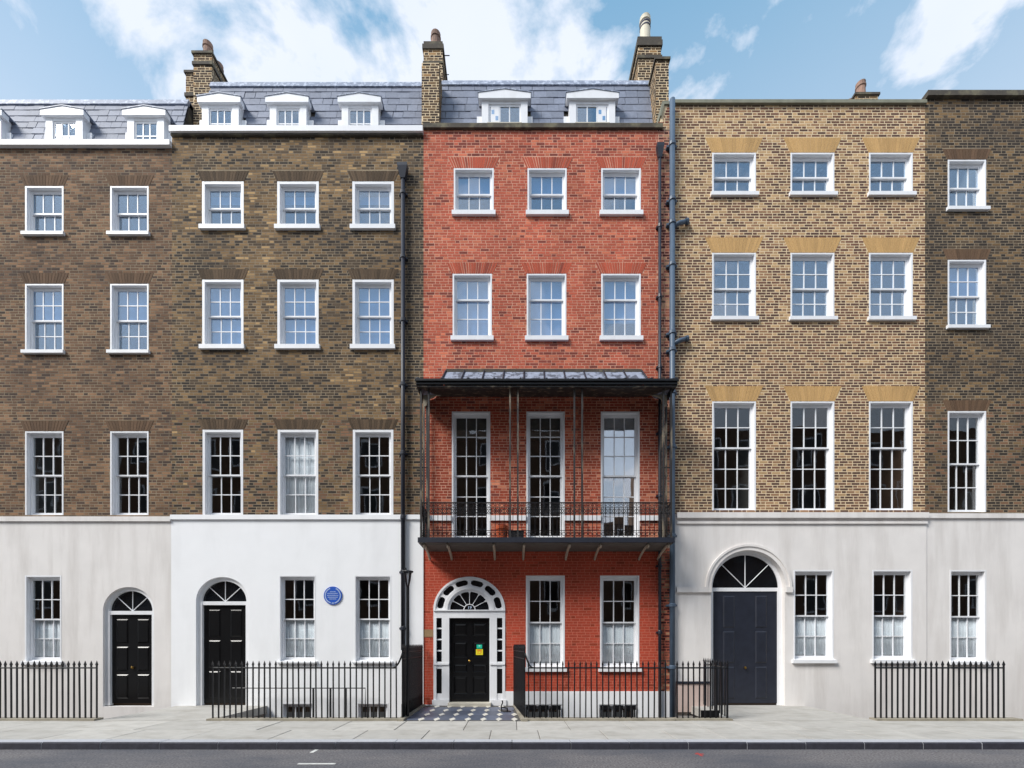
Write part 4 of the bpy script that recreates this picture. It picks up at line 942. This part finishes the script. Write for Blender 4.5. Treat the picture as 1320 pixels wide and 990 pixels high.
# ---- the terrace goes on beyond both neighbours
def far_house(x0, x1, ztop, zst, pal, mortar, seed, label, mans, zrows, door_i, stm):
    h = thing('terraced_house', ((x0+x1)/2, 0, 0), label, 'house', 'terraced houses along the street')
    bays = [x0+(x1-x0)*(k+.5)/3 for k in range(3)]; ops = []; sp = []
    for i, bx in enumerate(bays):
        for nm, w, zb, zt, ru, rl in zrows:
            if nm == 'ground' and i == door_i: continue
            ops.append(Rect(bx-w/2, bx+w/2, zb, zt)); sp.append((nm, bx, w, zb, zt, ru, rl))
    ar = Arch(bays[door_i], .7, -.02, 2.6, .65)
    neighbour_front(h, x0, x1, ztop-.08, zst, ops, pal, mortar, seed, 0, None, (.3, .02, .15), stm, -.03, [ar])
    for nm, bx, w, zb, zt, ru, rl in sp:
        window(h, bx, zb, zt, w, ru, rl, gl='glass_sky' if zb > 9 else 'glass', sill=.1 if nm != 'first' else 0, y=-.03 if nm == 'ground' else 0, **({'curtain': (0., .5)} if nm == 'ground' else {'blind': ('blind', .5, 1.)} if nm == 'second' else {}))
        if nm != 'ground': voussoirs(h, bx, zt, .3, w/2+.02, w/2+.15, 15, lambda x, z, r: [v*k for k in [1+(r.random()-.5)*.2] for v in (104, 82, 64)], int(bx*31+zt*7), even=True)
    front_door(h, ar.cx, .7, 2.6, .65, 'door')
    obj('string_course', MB().box(x0, x1, -.075, -.031, zst-.1, zst+.03), stm, h)
    obj('coping', MB().box(x0, x1, -.1, .3, ztop-.08, ztop+.06), 'white' if mans else 'coping_dark', h)
    shell(h, x0, x1, ztop, [Zp(905), zst, 9.3, 12.6])
    if mans:
        mansard(h, x0+.2, x1-.3, .42, ztop-.3, 1.1, ztop+2.5, [(b-.5, b+.5, ztop+1.5) for b in bays], seed+3, .25, .3)
        for b in bays:
            dormer(h, b, ztop+.05, 1.05, ztop+1.6, .55, 1.15)
    for q in (0,):
        s = brick_pier(h, 'chimney', x1-.55, x1+.1, 1.3, 2.4, ztop, ztop+3.6, pal_stack, seed+7, bands=((ztop+2.9, ztop+3.0, .03),))
        for k in range(2): pot(s, x1-.22, 1.55+.5*k, ztop+3.67, .14, .6, 'pot_old')
    return h
zr1 = [('top', 1.05, Zp(300), Zp(240), 1, 1), ('second', 1.05, Zp(452), Zp(366), 2, 2), ('first', 1.05, Zp(664), Zp(556), 2, 2), ('ground', 1.0, Zp(852), Zp(742), 2, 2)]
fl = far_house(LX0-7.0, LX0, ZL-.35, Zp(668), pal_grey, 'mortar_brown', 71, 'grey brown brick house with white ground floor at the far left end of the row', True, zr1, 2, 'stucco_old')
zr2 = [('top', 1.05, Zp(268), Zp(206), 1, 1), ('second', 1.05, Zp(420), Zp(335), 2, 2), ('first', 1.05, Zp(660), Zp(530), 2, 2), ('ground', 1.0, Zp(852), Zp(735), 2, 2)]
fr_ = far_house(RX1, RX1+6.9, ZR+.25, Zp(664), pal_brown, 'mortar_brown', 81, 'brown brick house with pale ground floor at the far right end of the row', False, zr2, 1, 'stucco_old')
st3 = brick_pier(right, 'chimney', RX1-.7, RX1+.0, 1.6, 2.8, ZR-.5, ZR+2.2, pal_stack, 91, bands=((ZR+1.7, ZR+1.8, .03),))
for k in range(2): pot(st3, RX1-.35, 1.85+.5*k, ZR+2.27, .14, .6, 'pot_old')
st4 = brick_pier(left, 'chimney', LX0-.25, LX0+.3, 1.2, 2.3, ZL, Zp(70,13.7), pal_stack, 93, bands=((Zp(84,13.7), Zp(80,13.7), .03),))
for k in range(2): pot(st4, LX0+.02, 1.45+.5*k, Zp(70,13.7)+.07, .14, .55, 'pot_old')

# ---- houses across the street (behind the camera; seen only as reflections)
for x0, x1, ht, lb in ((-34, -3, 17.2, 'long brown brick terrace across the street, taller part'), (-3, 4.4, 16.6, 'brown brick house across the street beside a lower roof'), (4.4, 10.4, 10.4, 'low brown brick house across the street between taller ones'), (10.4, 34, 16.8, 'brown brick terrace across the street at the right')):
    h = thing('opposite_house', ((x0+x1)/2, -19.2, 0), lb, 'house', 'houses across the street')
    mb = MB().box(x0+.01, x1-.01, -27, -19.2, 0, ht); obj('wall', mb, 'opp_brick', h)
    mw, mg = MB(), MB(); x = x0+1.2
    while x < x1-1:
        z = 1.
        while z < ht-2.4:
            mw.box(x-.55, x+.55, -19.21, -19.14, z-.1, z+1.9); mg.box(x-.48, x+.48, -19.14, -19.13, z, z+1.8); z += 3.3
        x += 2.3
    stuff(obj('window_frame', mw, 'white', h)); stuff(obj('window_glass', mg, 'dark_glass', h))

# ================================================================== RAILINGS
def bar_mesh(hh):
    hh = round(hh*50)/50
    return cached(('bar', hh), lambda: mesh_of(MB().box(-.0125, .0125, -.0125, .0125, 0, hh-.12).add(
        [(-.013,-.013,hh-.12),(.013,-.013,hh-.12),(.013,.013,hh-.12),(-.013,.013,hh-.12),(-.019,-.019,hh-.09),(.019,-.019,hh-.09),(.019,.019,hh-.09),(-.019,.019,hh-.09),(0,0,hh)],
        [(0,1,5,4),(1,2,6,5),(2,3,7,6),(3,0,4,7),(4,5,8),(5,6,8),(6,7,8),(7,4,8)]), 'bar', 'iron'))
def run(parent, p0, p1, zt, sp, zb=.04, first=True, plinth=True, rail2=False):
    L_ = math.hypot(p1[0]-p0[0], p1[1]-p0[1]); n = max(1, round(L_/sp))
    for i in range(0 if first else 1, n+1):
        t = i/n; place('bar', bar_mesh(zt-zb), parent, (p0[0]+(p1[0]-p0[0])*t, p0[1]+(p1[1]-p0[1])*t, zb), (0, rng.gauss(0,.004), math.atan2(p1[1]-p0[1], p1[0]-p0[0])))
    for z in ((zt-.17,) if not rail2 else (zt-.17, zt-.33)): obj('top_rail', MB().tube([(*p0, z), (*p1, z)], .017, 4), 'iron', parent)
RY = -2.4; ZT = Zp(851, 10.1); ZTR = 1.68
sp_ = Xp(7.3+660, 10.1)
def swoop(parent, x0, x1, y):
    n = 10; mb = MB(); pts = []
    for i in range(n+1):
        t = i/n; pts.append((x0+(x1-x0)*t, y, ZT-.17+(ZTR-.2-ZT+.17)*(t**3)))
    obj('swept_rail', mb.tube(pts, .02, 6), 'iron', parent, smooth=True)
rl = thing('railing', (-2.45, RY, 0), 'black spear-topped railing in front of the white stucco wall, turning in beside the doorway', 'railing', 'iron area railings along the pavement')
run(rl, (Xp(398.5,10.1)-sp_*17, RY), (Xp(511,10.1), RY), ZT, sp_)
swoop(rl, Xp(503,10.1), -2.43, RY)
run(rl, (-2.43, RY), (-2.44, -.1), ZTR, .118, .05, rail2=True)
obj('kick_plate', MB().box(-2.452, -2.446, RY, -.08, .05, .35), 'iron', rl)
obj('plinth', MB().box(-6.7, -2.5, -2.52, -2.29, -.06, .04), 'stone', rl)
rr = thing('railing', (.3, RY, 0), 'black spear-topped railing in front of the red house, from the doorway to the blue drainpipe', 'railing', 'iron area railings along the pavement')
run(rr, (Xp(681.5,10.1), RY), (Xp(858,10.1), RY), ZT, sp_)
swoop(rr, Xp(690,10.1), Xp(677,10.1), RY)
run(rr, (Xp(676.5,10.1), RY), (.05, -.1), ZTR, .118, .05, rail2=True)
obj('plinth', MB().box(.34, 3.58, -2.52, -2.29, -.06, .04), 'stone', rr)
rg = thing('railing', (3.7, RY, 0), 'short black spear-topped railing before the pale stucco house, right of the blue drainpipe', 'railing', 'iron area railings along the pavement')
run(rg, (Xp(873,10.1), RY), (Xp(937,10.1), RY), ZT, sp_)
run(rg, (4.78, RY), (5.2, -.15), ZT, .24, .05)
obj('plinth', MB().box(3.6, 4.84, -2.52, -2.29, -.06, .04), 'stone', rg)
obj('corner_block', MB().box(4.22, 4.62, -2.34, -2.3, .0405, .2), 'iron', rg)
# beyond the photograph's edge the areas carry on the same way
r5 = thing('railing', (11, RY, 0), 'black spear-topped railing at the right end of the street', 'railing', 'iron area railings along the pavement')
run(r5, (8.05, RY), (10.9, RY), ZT, .125); obj('plinth', MB().box(8.0, 11.2, -2.52, -2.29, -.06, .04), 'stone', r5)
r6 = thing('railing', (-11, RY, 0), 'black spear-topped railing at the left end of the street', 'railing', 'iron area railings along the pavement')
run(r6, (-11.6, RY), (-9.2, RY), ZT, .125); obj('plinth', MB().box(-11.7, -9.15, -2.52, -2.29, -.06, .04), 'stone', r6)
e2 = struct(obj('entrance_path', MB().box(4.86, 8.0, -2.51, .1, -.2, .0), 'paving')); e3 = struct(obj('entrance_path', MB().box(-9.15, -6.7, -2.51, .1, -.2, .0), 'paving'))
for e in (e2, e3): pass
# area details behind the left railing
obj('area_rail', MB().tube([(Xp(396,12.2)-2,-.3,Zp(887,12.2)),(Xp(471,12.2),-.3,Zp(887,12.2)),(Xp(471,12.2),-.3,Zp(930,12.2))], .016, 6), 'iron', left)
for px in (404, 426, 446): obj('area_rail_post', MB().box(Xp(px,12.2)-.02, Xp(px,12.2)+.02, -.32, -.28, -1., Zp(887,12.2)), 'iron', left)

# ---- torch bracket lamp standard on the railing corner
lx = Xp(525.5, 10.3); ly = -2.2
lam = thing('lamp_standard', (lx, ly, 0), 'slim black iron lamp standard with an empty ring holder on the left railing', 'lamp standard')
obj('pole', MB().tube([(lx,ly,.05),(lx,ly,Zp(757,10.3))], .036, 8).tube([(lx,ly,1.6),(lx,ly,1.66)], .045, 8), 'iron', lam)
zt_ = Zp(737, 10.3); zb_ = Zp(757, 10.3)
obj('lamp_ring', MB().tube([(lx+.11*math.cos(2*math.pi*k/16), ly+.11*math.sin(2*math.pi*k/16), zt_) for k in range(16)], .02, 6, closed=True), 'iron', lam)
for k in range(4):
    a = math.pi/4+k*math.pi/2; obj('lamp_strut', MB().tube([(lx+.02*math.cos(a), ly+.02*math.sin(a), zb_), (lx+.06*math.cos(a), ly+.06*math.sin(a), (zt_+zb_)/2), (lx+.09*math.cos(a), ly+.09*math.sin(a), zt_)], .016, 5), 'iron', lam)
obj('wall_tie', MB().tube([(lx-.1,ly,zt_+.02),(lx-.16,ly,zt_+.02)], .014, 5).tube([(lx-.04,ly,zt_),(lx-.04,ly,zt_+.09)], .016, 6), 'iron', lam)

# ---- blue plaque
pc = (Xp(430), -.036, Zp(768)); PR = 11.6/47
pl = obj('plaque', MB().tube([(pc[0],pc[1]+.005,pc[2]),(pc[0],pc[1]-.02,pc[2])], PR, 40), 'plaque', None, pc)
tag(pl, 'round blue plaque with a pale ring on the white stucco wall', 'plaque')
mb = MB(); yy = pc[1]-.0205
for a0, a1 in ((112, 255), (262, 278), (-75, 68)):
    n = 16
    for i in range(n):
        t0, t1 = R(a0+(a1-a0)*i/n), R(a0+(a1-a0)*(i+.72)/n); q = lambda r_, t: (pc[0]+r_*math.cos(t), pc[2]+r_*math.sin(t))
        mb.prism([q(PR*.78,t0), q(PR*.89,t0), q(PR*.89,t1), q(PR*.78,t1)], yy-.002, yy)
obj('plaque_ring', mb, 'plaque_white', pl)
mb = MB(); r9 = random.Random(8)
for k, (wd, zz) in enumerate(((.5, .42), (.95, .24), (1.0, .03), (.9, -.18), (.6, -.38))):
    x = -wd*PR*.62
    while x < wd*PR*.62:
        w_ = r9.uniform(.008, .02); mb.box(pc[0]+x, pc[0]+min(x+w_, wd*PR*.62), yy-.002, yy, pc[2]+zz*PR-.009, pc[2]+zz*PR+.009); x += w_+.007
obj('plaque_lettering', mb, 'plaque_white', pl)

# ---- boot scraper by the door
bx_, by_ = Xp(649, 11.5), -1.0
bs = thing('boot_scraper', (bx_, by_, .01), 'small black iron boot scraper on the tiled path at the right foot of the doorway', 'boot scraper')
obj('scraper_frame', MB().tube([(bx_-.05,by_,.01),(bx_-.06,by_,.12),(bx_-.02,by_+.0,.2),(bx_-.03,by_,.26)], .016, 6).tube([(bx_+.1,by_-.25,.01),(bx_+.1,by_-.25,.1),(bx_+.05,by_-.2,.14)], .016, 6), 'iron', bs)
obj('scraper_blade', MB().add([(bx_-.05,by_,.08),(bx_+.1,by_-.25,.08),(bx_+.1,by_-.25,.11),(bx_-.05,by_,.11),(bx_-.045,by_+.01,.08),(bx_+.105,by_-.24,.08),(bx_+.105,by_-.24,.11),(bx_-.045,by_+.01,.11)], [(0,1,2,3),(7,6,5,4),(3,2,6,7),(1,0,4,5),(0,3,7,4),(2,1,5,6)]), 'iron', bs)
obj('scraper_tray', MB().prismz([(bx_-.12,by_+.05),(bx_+.0,by_-.34),(bx_+.2,by_-.3),(bx_+.1,by_+.08)], .009, .03), 'iron', bs)
